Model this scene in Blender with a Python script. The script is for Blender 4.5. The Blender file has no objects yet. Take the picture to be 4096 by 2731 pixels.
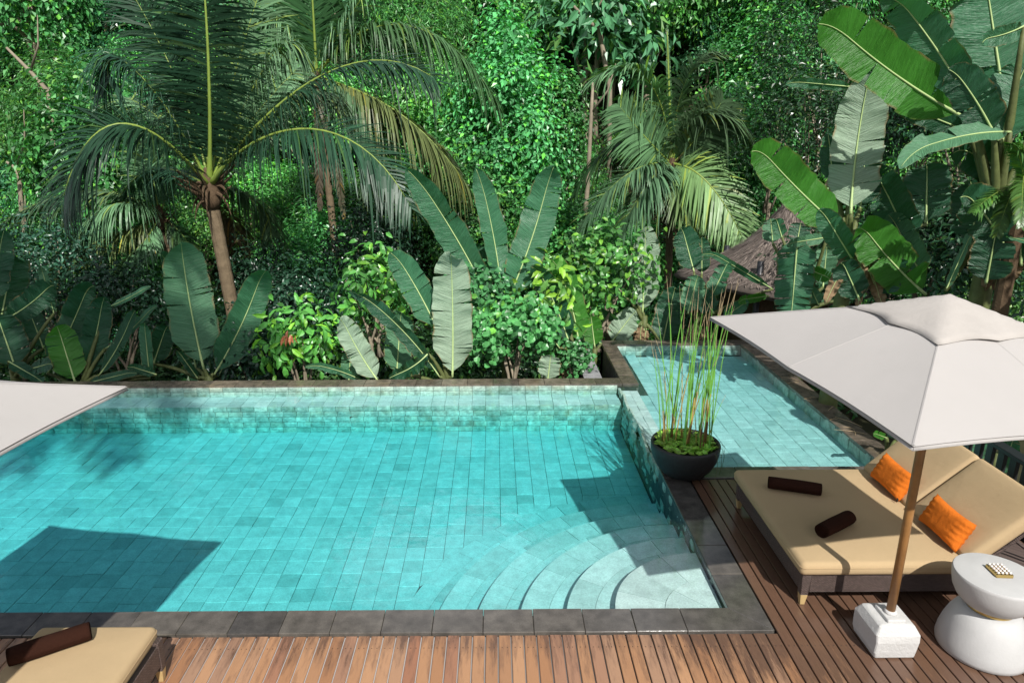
import bpy, bmesh, math, random
import numpy as np
from mathutils import Vector, Matrix
R = math.radians
rng = np.random.default_rng(7); random.seed(7)
scene = bpy.context.scene
C = scene.collection
# ------------------------------------------------------------------ camera, sky, sun, exposure
PITCH, ROLL, HC, FPX, CX, CY = R(16.7), 0.0065, 3.75, 2731.0, 1985.0, 1365.5
cam = bpy.data.objects.new('camera', bpy.data.cameras.new('camera')); C.objects.link(cam)
cam.data.sensor_width = 36; cam.data.lens = 36 * FPX / 4096; cam.data.shift_x = (2048 - CX) / 4096
cam.data.clip_start = .05; cam.data.clip_end = 2000
cam.matrix_world = Matrix.Translation((0, 0, HC)) @ Matrix.Rotation(R(90) - PITCH, 4, 'X') @ Matrix.Rotation(-ROLL, 4, 'Z')
scene.camera = cam
SUND = Vector((-.295, .97, -1.0)).normalized()          # the way the sunlight travels
world = bpy.data.worlds.new('World'); scene.world = world; world.use_nodes = True
wn = world.node_tree.nodes; wl = world.node_tree.links
sky = wn.new('ShaderNodeTexSky'); sky.sky_type = 'NISHITA'; sky.sun_disc = False
sky.sun_elevation = math.asin(-SUND.z); sky.sun_rotation = math.atan2(-SUND.x, -SUND.y)
sky.air_density = 1.0; sky.dust_density = 1.5; sky.ozone_density = 1.0
tc = wn.new('ShaderNodeTexCoord'); cn = wn.new('ShaderNodeTexNoise'); cn.inputs['Scale'].default_value = 2.6; cn.inputs['Detail'].default_value = 7; wl.new(tc.outputs['Generated'], cn.inputs['Vector'])
cr = wn.new('ShaderNodeValToRGB'); cr.color_ramp.elements[0].position = .485; cr.color_ramp.elements[1].position = .62; wl.new(cn.outputs['Fac'], cr.inputs[0])
cm = wn.new('ShaderNodeMix'); cm.data_type = 'RGBA'; cm.inputs[7].default_value = (25, 26, 28, 1); wl.new(cr.outputs[0], cm.inputs[0]); wl.new(sky.outputs[0], cm.inputs[6])   # scattered white cloud
wl.new(cm.outputs[2], wn['Background'].inputs[0]); wn['Background'].inputs[1].default_value = .05
sun = bpy.data.objects.new('sun', bpy.data.lights.new('sun', 'SUN')); C.objects.link(sun)
sun.data.energy = 5.0; sun.data.angle = R(.53); sun.data.color = (1, .965, .91)
sun.rotation_euler = SUND.to_track_quat('-Z', 'Y').to_euler(); sun.location = (6, -20, 22)
scene.view_settings.view_transform = 'Standard'; scene.view_settings.look = 'None'
scene.view_settings.exposure = .2; scene.view_settings.gamma = 1
cy = scene.cycles
cy.max_bounces = 7; cy.diffuse_bounces = 3; cy.glossy_bounces = 3; cy.transmission_bounces = 4
cy.transparent_max_bounces = 10; cy.volume_bounces = 0; cy.use_denoising = True; cy.caustics_reflective = False
cy.sample_clamp_indirect = 6

def ray(u, v):
    x, y = u - CX, CY - v
    a = (x * math.cos(ROLL) + y * math.sin(ROLL)) / FPX; b = (-x * math.sin(ROLL) + y * math.cos(ROLL)) / FPX
    return np.array([a, math.cos(PITCH) + b * math.sin(PITCH), -math.sin(PITCH) + b * math.cos(PITCH)])
def at_y(u, v, Y):                                       # the real place, Y metres out, of a measured point
    d = ray(u, v); return np.array([0, 0, HC]) + d * (Y / d[1])
def V(x, y, Y): return at_y(x * 1.7415, y * 1.7415, Y)
CAMP = np.array([0, 0, HC])
def nrm(v):
    v = np.asarray(v, float); n = np.linalg.norm(v, axis=-1, keepdims=True); return v / np.maximum(n, 1e-9)

# ------------------------------------------------------------------ materials
def mat(name):
    m = bpy.data.materials.new(name); m.use_nodes = True
    return m, m.node_tree.nodes, m.node_tree.links, m.node_tree.nodes['Principled BSDF']
def node(ns, t, **kw):
    n = ns.new(t)
    for k, v in kw.items():
        if k in n.inputs.keys(): n.inputs[k].default_value = v
        else: setattr(n, k, v)
    return n
def ramp(ns, cols, interp='LINEAR'):
    r = ns.new('ShaderNodeValToRGB'); e = r.color_ramp.elements; r.color_ramp.interpolation = interp
    while len(e) < len(cols): e.new(.5)
    for i, (p, c) in enumerate(cols): e[i].position = p; e[i].color = (*c, 1)
    return r
def mixc(ns, ls, fac, a, b, mode='MIX'):
    m = ns.new('ShaderNodeMix'); m.data_type = 'RGBA'; m.blend_type = mode
    for s, v in ((m.inputs[0], fac), (m.inputs[6], a), (m.inputs[7], b)):
        if isinstance(v, bpy.types.NodeSocket): ls.new(v, s)
        elif isinstance(v, (int, float)): s.default_value = v
        else: s.default_value = (*v, 1)
    return m.outputs[2]
def noise(ns, ls, scale, detail=4, vec=None, stretch=None, rough=.55):
    n = node(ns, 'ShaderNodeTexNoise', Scale=scale, Detail=detail, Roughness=rough)
    if vec is None: vec = ns.new('ShaderNodeNewGeometry').outputs['Position']
    if stretch:
        mp = ns.new('ShaderNodeMapping'); mp.inputs['Scale'].default_value = stretch; ls.new(vec, mp.inputs[0]); vec = mp.outputs[0]
    ls.new(vec, n.inputs['Vector']); return n.outputs['Fac']
def bump(ns, ls, b, h, strength, dist=.01):
    bp = node(ns, 'ShaderNodeBump', Strength=strength, Distance=dist); ls.new(h, bp.inputs['Height'])
    ls.new(bp.outputs[0], b.inputs['Normal']); return bp
def piece_random(ns, ls):                                # per object for single pieces, per face for joined ones
    a = node(ns, 'ShaderNodeAttribute', attribute_name='rnd'); o = ns.new('ShaderNodeObjectInfo')
    s = node(ns, 'ShaderNodeMath', operation='ADD'); ls.new(a.outputs['Fac'], s.inputs[0]); ls.new(o.outputs['Random'], s.inputs[1])
    f = node(ns, 'ShaderNodeMath', operation='FRACT'); ls.new(s.outputs[0], f.inputs[0]); return f.outputs[0]
def simple(name, col, rough=.6, spec=.4, var=.15, nscale=8, bstr=0, bscale=60, metal=0, detail=4):
    m, ns, ls, b = mat(name)
    c = mixc(ns, ls, noise(ns, ls, nscale, detail), tuple(x * (1 - var) for x in col), tuple(min(1, x * (1 + var)) for x in col))
    ls.new(c, b.inputs['Base Color']); b.inputs['Roughness'].default_value = rough
    b.inputs['Specular IOR Level'].default_value = spec; b.inputs['Metallic'].default_value = metal
    if bstr: bump(ns, ls, b, noise(ns, ls, bscale, 5), bstr)
    return m
def tile_mat(name, cols, rough, mott=.35, fine=60, bstr=.3, spec=.5, warm=0):
    m, ns, ls, b = mat(name)
    r = ramp(ns, cols); ls.new(piece_random(ns, ls), r.inputs[0])
    n1 = noise(ns, ls, 9, 6); n2 = noise(ns, ls, fine, 3)
    mm = node(ns, 'ShaderNodeMapRange'); ls.new(n1, mm.inputs[0])
    for k, v in ((1, .3), (2, .7), (3, 1 - mott), (4, 1 + mott)): mm.inputs[k].default_value = v
    c = mixc(ns, ls, 1.0, r.outputs[0], mm.outputs[0], 'MULTIPLY')
    mm2 = node(ns, 'ShaderNodeMapRange'); ls.new(n2, mm2.inputs[0])
    for k, v in ((1, .25), (2, .75), (3, .82), (4, 1.18)): mm2.inputs[k].default_value = v
    c = mixc(ns, ls, 1.0, c, mm2.outputs[0], 'MULTIPLY')
    if warm:
        st = ramp(ns, [(.56, (0, 0, 0)), (.72, (1, 1, 1))]); ls.new(noise(ns, ls, 3.3, 6), st.inputs[0])
        f = node(ns, 'ShaderNodeMath', operation='MULTIPLY'); f.inputs[1].default_value = warm; ls.new(st.outputs[0], f.inputs[0])
        c = mixc(ns, ls, f.outputs[0], c, (.26, .2, .1))
    ls.new(c, b.inputs['Base Color']); b.inputs['Roughness'].default_value = rough; b.inputs['Specular IOR Level'].default_value = spec
    bump(ns, ls, b, n2, bstr, .004); return m

FLOORT = tile_mat('green_pool_stone', [(0, (.36, .44, .415)), (.08, (.44, .52, .49)), (.45, (.49, .565, .535)), (.88, (.56, .625, .595)), (1, (.43, .51, .49))], .6, .14, 70, .25)
WALLT = tile_mat('split_green_pool_stone', [(0, (.27, .35, .30)), (.4, (.40, .48, .42)), (.75, (.47, .54, .47)), (1, (.38, .40, .32))], .7, .4, 30, .9, warm=.45)
COPE = tile_mat('wet_andesite_coping', [(0, (.065, .06, .055)), (.25, (.085, .077, .068)), (1, (.11, .098, .083))], .09, .3, 120, .06)
COPEF = tile_mat('far_andesite_coping', [(0, (.075, .062, .05)), (.5, (.11, .09, .07)), (1, (.15, .12, .09))], .22, .4, 60, .3, warm=.3)
SLAB = tile_mat('grey_slate', [(0, (.20, .2, .215)), (1, (.30, .29, .30))], .5, .3, 60, .4)
ROUGH = tile_mat('dark_rough_slate', [(0, (.05, .05, .05)), (1, (.10, .095, .09))], .6, .5, 20, 1.0)
GROUT = simple('dark_grout', (.03, .042, .04), .9)
def deck_mat():
    m, ns, ls, b = mat('weathered_hardwood_plank')
    g = ns.new('ShaderNodeNewGeometry').outputs['Position']; sp = ns.new('ShaderNodeSeparateXYZ'); ls.new(g, sp.inputs[0])
    r = piece_random(ns, ls)
    off = node(ns, 'ShaderNodeCombineXYZ'); rm = node(ns, 'ShaderNodeMath', operation='MULTIPLY'); rm.inputs[1].default_value = 37; ls.new(r, rm.inputs[0]); ls.new(rm.outputs[0], off.inputs[1])
    va = node(ns, 'ShaderNodeVectorMath', operation='ADD'); ls.new(g, va.inputs[0]); ls.new(off.outputs[0], va.inputs[1])
    base = ramp(ns, [(0, (.36, .18, .09)), (.2, (.45, .245, .13)), (.4, (.39, .21, .112)), (.6, (.49, .275, .15)), (.8, (.38, .23, .15)), (1, (.34, .14, .075))]); ls.new(r, base.inputs[0])
    grain = noise(ns, ls, 3, 6, va.outputs[0], (60, 3, 1), .7)
    c = mixc(ns, ls, grain, mixc(ns, ls, 1.0, base.outputs[0], (.72, .68, .64), 'MULTIPLY'), base.outputs[0])
    # worn, dark weathered patches, more of them where boards end at the pool edge
    pn = noise(ns, ls, 2.2, 7, va.outputs[0], (7, 1.0, 1), .68)
    e1 = node(ns, 'ShaderNodeMapRange'); ls.new(sp.outputs[1], e1.inputs[0])
    for k, v in ((1, 3.9), (2, 4.5), (3, 0), (4, .22)): e1.inputs[k].default_value = v
    x1 = node(ns, 'ShaderNodeMapRange'); ls.new(sp.outputs[0], x1.inputs[0])
    for k, v in ((1, 1.1), (2, 2.7), (3, 0), (4, .34)): x1.inputs[k].default_value = v
    s = node(ns, 'ShaderNodeMath', operation='ADD'); ls.new(pn, s.inputs[0]); ls.new(e1.outputs[0], s.inputs[1])
    s2 = node(ns, 'ShaderNodeMath', operation='ADD'); ls.new(s.outputs[0], s2.inputs[0]); ls.new(x1.outputs[0], s2.inputs[1])
    pr = ramp(ns, [(.58, (0, 0, 0)), (.82, (1, 1, 1))]); ls.new(s2.outputs[0], pr.inputs[0])
    dk = mixc(ns, ls, grain, (.05, .027, .019), (.16, .092, .062))
    f = node(ns, 'ShaderNodeMath', operation='MULTIPLY'); f.inputs[1].default_value = .92; ls.new(pr.outputs[0], f.inputs[0])
    c = mixc(ns, ls, f.outputs[0], c, dk); ls.new(c, b.inputs['Base Color'])
    rr = node(ns, 'ShaderNodeMapRange'); ls.new(s2.outputs[0], rr.inputs[0])
    for k, v in ((1, .4), (2, .9), (3, .5), (4, .16)): rr.inputs[k].default_value = v
    ls.new(rr.outputs[0], b.inputs['Roughness']); bump(ns, ls, b, grain, .25, .003); return m
DECK = deck_mat()
def water_mat():
    m = bpy.data.materials.new('clear_pool_water'); m.use_nodes = True; ns, ls = m.node_tree.nodes, m.node_tree.links
    ns.remove(ns['Principled BSDF']); out = ns['Material Output']
    bp = node(ns, 'ShaderNodeBump', Strength=.22, Distance=.02); ls.new(noise(ns, ls, 5, 4, None, (1, .8, 1)), bp.inputs['Height'])
    ge = ns.new('ShaderNodeNewGeometry'); dt = node(ns, 'ShaderNodeVectorMath', operation='DOT_PRODUCT'); ls.new(bp.outputs[0], dt.inputs[0]); ls.new(ge.outputs['Incoming'], dt.inputs[1])
    ab = node(ns, 'ShaderNodeMath', operation='ABSOLUTE'); ls.new(dt.outputs['Value'], ab.inputs[0]); om = node(ns, 'ShaderNodeMath', operation='SUBTRACT'); om.inputs[0].default_value = 1; ls.new(ab.outputs[0], om.inputs[1])
    pw = node(ns, 'ShaderNodeMath', operation='POWER'); pw.inputs[1].default_value = 4.6; ls.new(om.outputs[0], pw.inputs[0])
    fr = node(ns, 'ShaderNodeMath', operation='MULTIPLY_ADD'); fr.inputs[1].default_value = .97; fr.inputs[2].default_value = .045; ls.new(pw.outputs[0], fr.inputs[0])   # same reflectance from either side
    gl = node(ns, 'ShaderNodeBsdfGlossy', Roughness=.0); ls.new(bp.outputs[0], gl.inputs['Normal'])
    tr = ns.new('ShaderNodeBsdfTransparent'); mx = ns.new('ShaderNodeMixShader')
    ls.new(fr.outputs[0], mx.inputs[0]); ls.new(tr.outputs[0], mx.inputs[1]); ls.new(gl.outputs[0], mx.inputs[2]); ls.new(mx.outputs[0], out.inputs['Surface'])
    va = node(ns, 'ShaderNodeVolumeAbsorption', Density=1.4); va.inputs['Color'].default_value = (.30, .91, .94, 1)
    ls.new(va.outputs[0], out.inputs['Volume']); return m
WATER = water_mat()
def leaf_mat(name, rough=.42, trans=.3, spec=.5, tint=(1, 1, 1)):
    m, ns, ls, b = mat(name); out = ns['Material Output']
    a = node(ns, 'ShaderNodeAttribute', attribute_name='col'); o = ns.new('ShaderNodeObjectInfo')
    h = node(ns, 'ShaderNodeHueSaturation'); ls.new(mixc(ns, ls, 1.0, a.outputs['Color'], tint, 'MULTIPLY'), h.inputs['Color'])
    for s, lo, hi in (('Hue', .485, .515), ('Value', .65, 1.55)):
        mr = node(ns, 'ShaderNodeMapRange'); ls.new(o.outputs['Random'], mr.inputs[0]); mr.inputs[3].default_value = lo; mr.inputs[4].default_value = hi; ls.new(mr.outputs[0], h.inputs[s])
    ls.new(h.outputs[0], b.inputs['Base Color']); b.inputs['Roughness'].default_value = rough; b.inputs['Specular IOR Level'].default_value = spec
    t = ns.new('ShaderNodeBsdfTranslucent'); ls.new(mixc(ns, ls, 1.0, h.outputs[0], (1.3, 1.7, .5), 'MULTIPLY'), t.inputs[0])
    mx = ns.new('ShaderNodeMixShader'); mx.inputs[0].default_value = trans
    ls.new(b.outputs[0], mx.inputs[1]); ls.new(t.outputs[0], mx.inputs[2]); ls.new(mx.outputs[0], out.inputs['Surface']); return m
LEAF = leaf_mat('jungle_leaf', .36, .2, .5, (.82, .95, 1.05)); LEAFG = leaf_mat('glossy_dark_leaf', .3, .15, .5, (.8, .95, 1.1)); PALML = leaf_mat('palm_leaflet', .40, .14, .3, (.85, .95, 1.05))
def banana_mat(name, c0, c1, rough, trans, tcol, spec=.4):
    m, ns, ls, b = mat(name); out = ns['Material Output']
    uv = ns.new('ShaderNodeUVMap'); sp = ns.new('ShaderNodeSeparateXYZ'); ls.new(uv.outputs[0], sp.inputs[0])
    au = node(ns, 'ShaderNodeMath', operation='ABSOLUTE'); ls.new(sp.outputs[0], au.inputs[0])
    sl = node(ns, 'ShaderNodeMath', operation='MULTIPLY_ADD'); ls.new(au.outputs[0], sl.inputs[0]); sl.inputs[1].default_value = -.10; ls.new(sp.outputs[1], sl.inputs[2])
    co = ns.new('ShaderNodeCombineXYZ'); ls.new(sl.outputs[0], co.inputs[1]); ls.new(sp.outputs[0], co.inputs[0])
    rib = noise(ns, ls, 1, 3, co.outputs[0], (.8, 60, 1), .7); big = noise(ns, ls, 1, 3, co.outputs[0], (1.0, 12, 1))
    c = mixc(ns, ls, big, c0, c1)
    mm = node(ns, 'ShaderNodeMapRange'); ls.new(rib, mm.inputs[0])
    for k, v in ((1, .3), (2, .7), (3, .70), (4, 1.25)): mm.inputs[k].default_value = v
    c = mixc(ns, ls, 1.0, c, mm.outputs[0], 'MULTIPLY')
    # dry brown margin, only in places
    ed = ramp(ns, [(.90, (0, 0, 0)), (1, (1, 1, 1))]); ls.new(au.outputs[0], ed.inputs[0])
    en = ramp(ns, [(.45, (0, 0, 0)), (.58, (1, 1, 1))]); ls.new(noise(ns, ls, 4, 4), en.inputs[0])
    ef = node(ns, 'ShaderNodeMath', operation='MULTIPLY'); ls.new(ed.outputs[0], ef.inputs[0]); ls.new(en.outputs[0], ef.inputs[1])
    c = mixc(ns, ls, ef.outputs[0], c, (.22, .15, .06))
    ls.new(c, b.inputs['Base Color']); b.inputs['Roughness'].default_value = rough; b.inputs['Specular IOR Level'].default_value = spec
    s3 = node(ns, 'ShaderNodeMath', operation='MULTIPLY_ADD'); ls.new(big, s3.inputs[0]); s3.inputs[1].default_value = 1.5; ls.new(rib, s3.inputs[2])
    bump(ns, ls, b, s3.outputs[0], .9, .02)
    t = ns.new('ShaderNodeBsdfTranslucent'); ls.new(mixc(ns, ls, .6, c, tcol), t.inputs[0])
    mx = ns.new('ShaderNodeMixShader'); mx.inputs[0].default_value = trans
    ls.new(b.outputs[0], mx.inputs[1]); ls.new(t.outputs[0], mx.inputs[2]); ls.new(mx.outputs[0], out.inputs['Surface']); return m
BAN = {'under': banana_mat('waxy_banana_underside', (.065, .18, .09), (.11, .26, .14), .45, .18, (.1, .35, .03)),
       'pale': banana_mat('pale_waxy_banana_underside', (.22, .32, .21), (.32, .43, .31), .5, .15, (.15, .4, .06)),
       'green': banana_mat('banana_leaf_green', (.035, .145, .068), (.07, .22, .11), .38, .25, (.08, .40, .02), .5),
       'bright': banana_mat('backlit_banana_leaf', (.045, .20, .022), (.08, .29, .04), .38, .42, (.12, .5, .02), .5),  # glow of sun through the blade is put into this colour
       'dark': banana_mat('banana_leaf_dark', (.016, .075, .038), (.03, .11, .052), .36, .2, (.05, .3, .02), .5)}  # darker copy of the green leaf, with shade put into its colour
RIB = simple('banana_midrib', (.40, .52, .22), .45, .4, .2)
STEM = simple('banana_stem', (.10, .12, .04), .6, .3, .5, 12, .4, 20)
DRY = simple('dry_brown_leaf', (.22, .15, .085), .85, .2, .4, 14, .5, 30)
RACH = simple('palm_rachis', (.20, .28, .05), .45, .4, .25, 3)
FIBRE = simple('palm_fibre', (.10, .068, .042), .9, .1, .5, 15, .8, 40)
BARK = simple('palm_bark', (.16, .12, .075), .85, .2, .45, 9, .8, 25)
TBARK = simple('pale_tree_bark', (.26, .22, .16), .85, .2, .4, 6, .6, 30)
SOIL = simple('leaf_litter_ground', (.035, .035, .018), .95, .1, .5, 3, .6, 10)
def cloth(name, col, weave, wr, stretch=(1, 1, 1), var=.05, wsc=5):
    m, ns, ls, b = mat(name); c = mixc(ns, ls, noise(ns, ls, 3, 5), tuple(x * (1 - var) for x in col), tuple(min(1, x * (1 + var)) for x in col))
    ls.new(c, b.inputs['Base Color']); b.inputs['Roughness'].default_value = .9; b.inputs['Specular IOR Level'].default_value = .12
    a = node(ns, 'ShaderNodeMath', operation='MULTIPLY'); a.inputs[1].default_value = weave; ls.new(noise(ns, ls, 420, 2), a.inputs[0])
    s_ = node(ns, 'ShaderNodeMath', operation='MULTIPLY_ADD'); s_.inputs[1].default_value = wr; ls.new(noise(ns, ls, wsc, 4, None, stretch, .6), s_.inputs[0]); ls.new(a.outputs[0], s_.inputs[2])
    bump(ns, ls, b, s_.outputs[0], .9, .025); return m
CANVAS = cloth('cream_canvas', (.41, .388, .37), .05, .22, (1, 1, 1), .04, 2.5)
CAPC = simple('stained_canvas', (.41, .38, .35), .85, .15, .16, 4, .3, 30)
BEIGE = cloth('beige_cushion_fabric', (.43, .315, .18), .06, .42, (1.2, .8, 1), .05, 3)
PIPE = simple('beige_piping', (.40, .29, .16), .8)
ORANGE = cloth('orange_cushion_fabric', (.62, .155, .016),   .10, .9, (1, 1, 1), .16, 9)
TOWEL = simple('dark_brown_towelling', (.035, .014, .009), .95, .05, .3, 120, .8, 350)
POLEW = simple('varnished_wood_pole', (.30, .15, .05), .42, .4, .4, 9, .2, 60)
WPAINT = simple('white_painted_concrete', (.52, .515, .50), .75, .2, .07, 14, .5, 45)
TERR = simple('white_terrazzo', (.47, .468, .46), .6, .25, .16, 5, .12, 70, detail=8)
BRASS = simple('brass', (.62, .45, .17), .3, .5, .1, 8, metal=1)
BALLS = simple('pale_polished_ball', (.80, .72, .66), .12, .6, .05)
BLACKS = simple('black_stone_bowl', (.018, .018, .018), .55, .4, .5, 30, .4, 40)
BLACKW = simple('black_painted_wood', (.018, .019, .022), .35, .5, .4, 12, .2, 50)
LEGW = simple('pale_timber_leg', (.46, .33, .15), .5)
LATTICE = simple('dark_void', (.008, .008, .008), .9)
def rattan_mat():
    m, ns, ls, b = mat('dark_woven_rattan')
    g = ns.new('ShaderNodeNewGeometry').outputs['Position']; sp = ns.new('ShaderNodeSeparateXYZ'); ls.new(g, sp.inputs[0])
    ad = node(ns, 'ShaderNodeMath', operation='ADD'); ls.new(sp.outputs[0], ad.inputs[0]); ls.new(sp.outputs[1], ad.inputs[1])
    co = ns.new('ShaderNodeCombineXYZ'); ls.new(ad.outputs[0], co.inputs[0]); ls.new(sp.outputs[2], co.inputs[1])
    br = node(ns, 'ShaderNodeTexBrick', Scale=1.0); ls.new(co.outputs[0], br.inputs['Vector'])
    br.inputs['Brick Width'].default_value = .024; br.inputs['Row Height'].default_value = .0105; br.inputs['Mortar Size'].default_value = .0022; br.inputs['Mortar Smooth'].default_value = .7
    br.inputs['Color1'].default_value = (.10, .072, .062, 1); br.inputs['Color2'].default_value = (.16, .118, .105, 1); br.inputs['Mortar'].default_value = (.012, .01, .01, 1)
    ls.new(br.outputs[0], b.inputs['Base Color']); b.inputs['Roughness'].default_value = .35
    iv = node(ns, 'ShaderNodeMath', operation='SUBTRACT'); iv.inputs[0].default_value = 1; ls.new(br.outputs['Fac'], iv.inputs[1]); bump(ns, ls, b, iv.outputs[0], .9, .004); return m
RATTAN = rattan_mat()
def thatch_mat():
    m, ns, ls, b = mat('weathered_thatch'); r = ramp(ns, [(0, (.10, .08, .068)), (.6, (.21, .17, .145)), (1, (.33, .27, .22))])
    ls.new(noise(ns, ls, 5, 7, None, None, .75), r.inputs[0]); a = piece_random(ns, ls)
    mr = node(ns, 'ShaderNodeMapRange'); ls.new(a, mr.inputs[0]); mr.inputs[3].default_value = .55; mr.inputs[4].default_value = 1.5
    ls.new(mixc(ns, ls, 1.0, r.outputs[0], mr.outputs[0], 'MULTIPLY'), b.inputs['Base Color']); b.inputs['Roughness'].default_value = .95; return m
THATCH = thatch_mat()
def reed_mat():
    m, ns, ls, b = mat('reed_stem'); a = node(ns, 'ShaderNodeAttribute', attribute_name='col'); ls.new(a.outputs['Color'], b.inputs['Base Color']); b.inputs['Roughness'].default_value = .45; return m
REED = reed_mat()

# ------------------------------------------------------------------ mesh helpers
def tag(o, label=None, cat=None, group=None, kind=None):
    if label: o['label'] = label
    if cat: o['category'] = cat
    if group: o['group'] = group
    if kind: o['kind'] = kind
    return o
def empty(name, loc=(0, 0, 0)):
    o = bpy.data.objects.new(name, None); C.objects.link(o); o.location = loc; o.empty_display_size = .1; return o
def off(parent):
    p = np.zeros(3)
    while parent is not None: p = p + np.array(parent.location); parent = parent.parent
    return p
def link(name, me, parent=None):
    o = bpy.data.objects.new(name, me); C.objects.link(o); o.parent = parent; return o
def fast(name, verts, faces, mats, parent=None, smooth=False, face_attr=None, uv=None, midx=None, local=False):
    """faces: list of int arrays (n,k); face_attr: {'name': array per face (1 or 3)}; verts are world points"""
    me = bpy.data.meshes.new(name); v = np.asarray(verts, np.float64).reshape(-1, 3)
    if parent is not None and not local: v = v - off(parent)
    if isinstance(faces, np.ndarray): faces = [faces]
    faces = [np.asarray(f, np.int32) for f in faces if len(f)]
    me.vertices.add(len(v)); me.vertices.foreach_set('co', v.astype(np.float32).ravel())
    li = np.concatenate([f.ravel() for f in faces]); tot = np.concatenate([np.full(len(f), f.shape[1], np.int32) for f in faces])
    st = np.concatenate([[0], np.cumsum(tot)[:-1]]).astype(np.int32)
    me.loops.add(len(li)); me.loops.foreach_set('vertex_index', li)
    me.polygons.add(len(tot)); me.polygons.foreach_set('loop_start', st); me.polygons.foreach_set('loop_total', tot)
    me.polygons.foreach_set('use_smooth', np.full(len(tot), bool(smooth)))
    for m in (mats if isinstance(mats, (list, tuple)) else [mats]): me.materials.append(m)
    if midx is not None: me.polygons.foreach_set('material_index', np.asarray(midx, np.int32))
    if uv is not None:
        l = me.uv_layers.new(name='UVMap'); l.data.foreach_set('uv', np.asarray(uv, np.float32)[li].ravel())
    for k, a in (face_attr or {}).items():
        a = np.asarray(a, np.float32)
        if a.ndim == 1: t = me.attributes.new(k, 'FLOAT', 'FACE'); t.data.foreach_set('value', a)
        else: t = me.attributes.new(k, 'FLOAT_COLOR', 'FACE'); t.data.foreach_set('color', np.c_[a, np.ones(len(a))].astype(np.float32).ravel())
    me.update(calc_edges=True); me.validate(); return link(name, me, parent)
class MB:
    def __init__(s): s.v = []; s.f = {}; s.n = 0; s.attr = {}; s.mi = {}
    def add(s, v, f, r=0, mi=0):
        v = np.asarray(v, float); f = [list(q) for q in f]
        for q in f:
            k = len(q); s.f.setdefault(k, []).append([i + s.n for i in q]); s.attr.setdefault(k, []).append(r); s.mi.setdefault(k, []).append(mi)
        s.v.append(v); s.n += len(v); return s
    def box(s, lo, hi, r=0, mi=0):
        (a, b, c), (d, e, f) = lo, hi
        return s.add([(a, b, c), (d, b, c), (d, e, c), (a, e, c), (a, b, f), (d, b, f), (d, e, f), (a, e, f)],
                     [(0, 3, 2, 1), (4, 5, 6, 7), (0, 1, 5, 4), (1, 2, 6, 5), (2, 3, 7, 6), (3, 0, 4, 7)], r, mi)
    def tube(s, pts, rad, n=8, cap=True, r=0, mi=0):
        v, f = tube(pts, rad, n, cap); return s.add(v, f, r, mi)
    def lathe(s, c, prof, n=32, mi=0):
        v = []; 
        for r_, z in prof:
            for k in range(n): a = 2 * math.pi * k / n; v.append((c[0] + r_ * math.cos(a), c[1] + r_ * math.sin(a), c[2] + z))
        m = len(prof); f = [(i * n + k, i * n + (k + 1) % n, (i + 1) * n + (k + 1) % n, (i + 1) * n + k) for i in range(m - 1) for k in range(n)]
        f.append(tuple(range(n))[::-1]); f.append(tuple((m - 1) * n + k for k in range(n))); return s.add(v, f, 0, mi)
    def build(s, name, mats, parent=None, smooth=False, bevel=0, seg=2, colattr=None):
        ks = sorted(s.f); at = {}
        rr = np.concatenate([np.asarray(s.attr[k], np.float32) for k in ks])
        at['rnd' if rr.ndim == 1 else 'col'] = rr
        o = fast(name, np.concatenate(s.v), [np.asarray(s.f[k]) for k in ks], mats, parent, smooth, at, midx=np.concatenate([s.mi[k] for k in ks]))
        if bevel:
            m = o.modifiers.new('bevel', 'BEVEL'); m.width = bevel; m.segments = seg; m.limit_method = 'ANGLE'
        return o
def tube(pts, rad, n=8, cap=True):
    P = np.asarray(pts, float); m = len(P); rad = np.broadcast_to(np.asarray(rad, float), (m,))
    T = nrm(np.gradient(P, axis=0)); ref = np.array([0, 0, 1.]) if abs(T[0][2]) < .9 else np.array([1., 0, 0])
    v = []; a = np.arange(n) * 2 * math.pi / n; U = nrm(np.cross(ref, T[0]))
    for i in range(m):
        U = nrm(U - T[i] * np.dot(U, T[i])); W = np.cross(T[i], U)
        v.append(P[i] + rad[i] * (np.cos(a)[:, None] * U + np.sin(a)[:, None] * W))
    f = [(i * n + k, i * n + (k + 1) % n, (i + 1) * n + (k + 1) % n, (i + 1) * n + k) for i in range(m - 1) for k in range(n)]
    if cap: f += [tuple(range(n))[::-1], tuple((m - 1) * n + k for k in range(n))]
    return np.concatenate(v), f
def bez(p, n):
    p = [np.asarray(q, float) for q in p]; t = np.linspace(0, 1, n)[:, None]
    if len(p) == 3: return (1 - t) ** 2 * p[0] + 2 * t * (1 - t) * p[1] + t * t * p[2]
    return (1 - t) ** 3 * p[0] + 3 * t * (1 - t) ** 2 * p[1] + 3 * t * t * (1 - t) * p[2] + t ** 3 * p[3]

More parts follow.
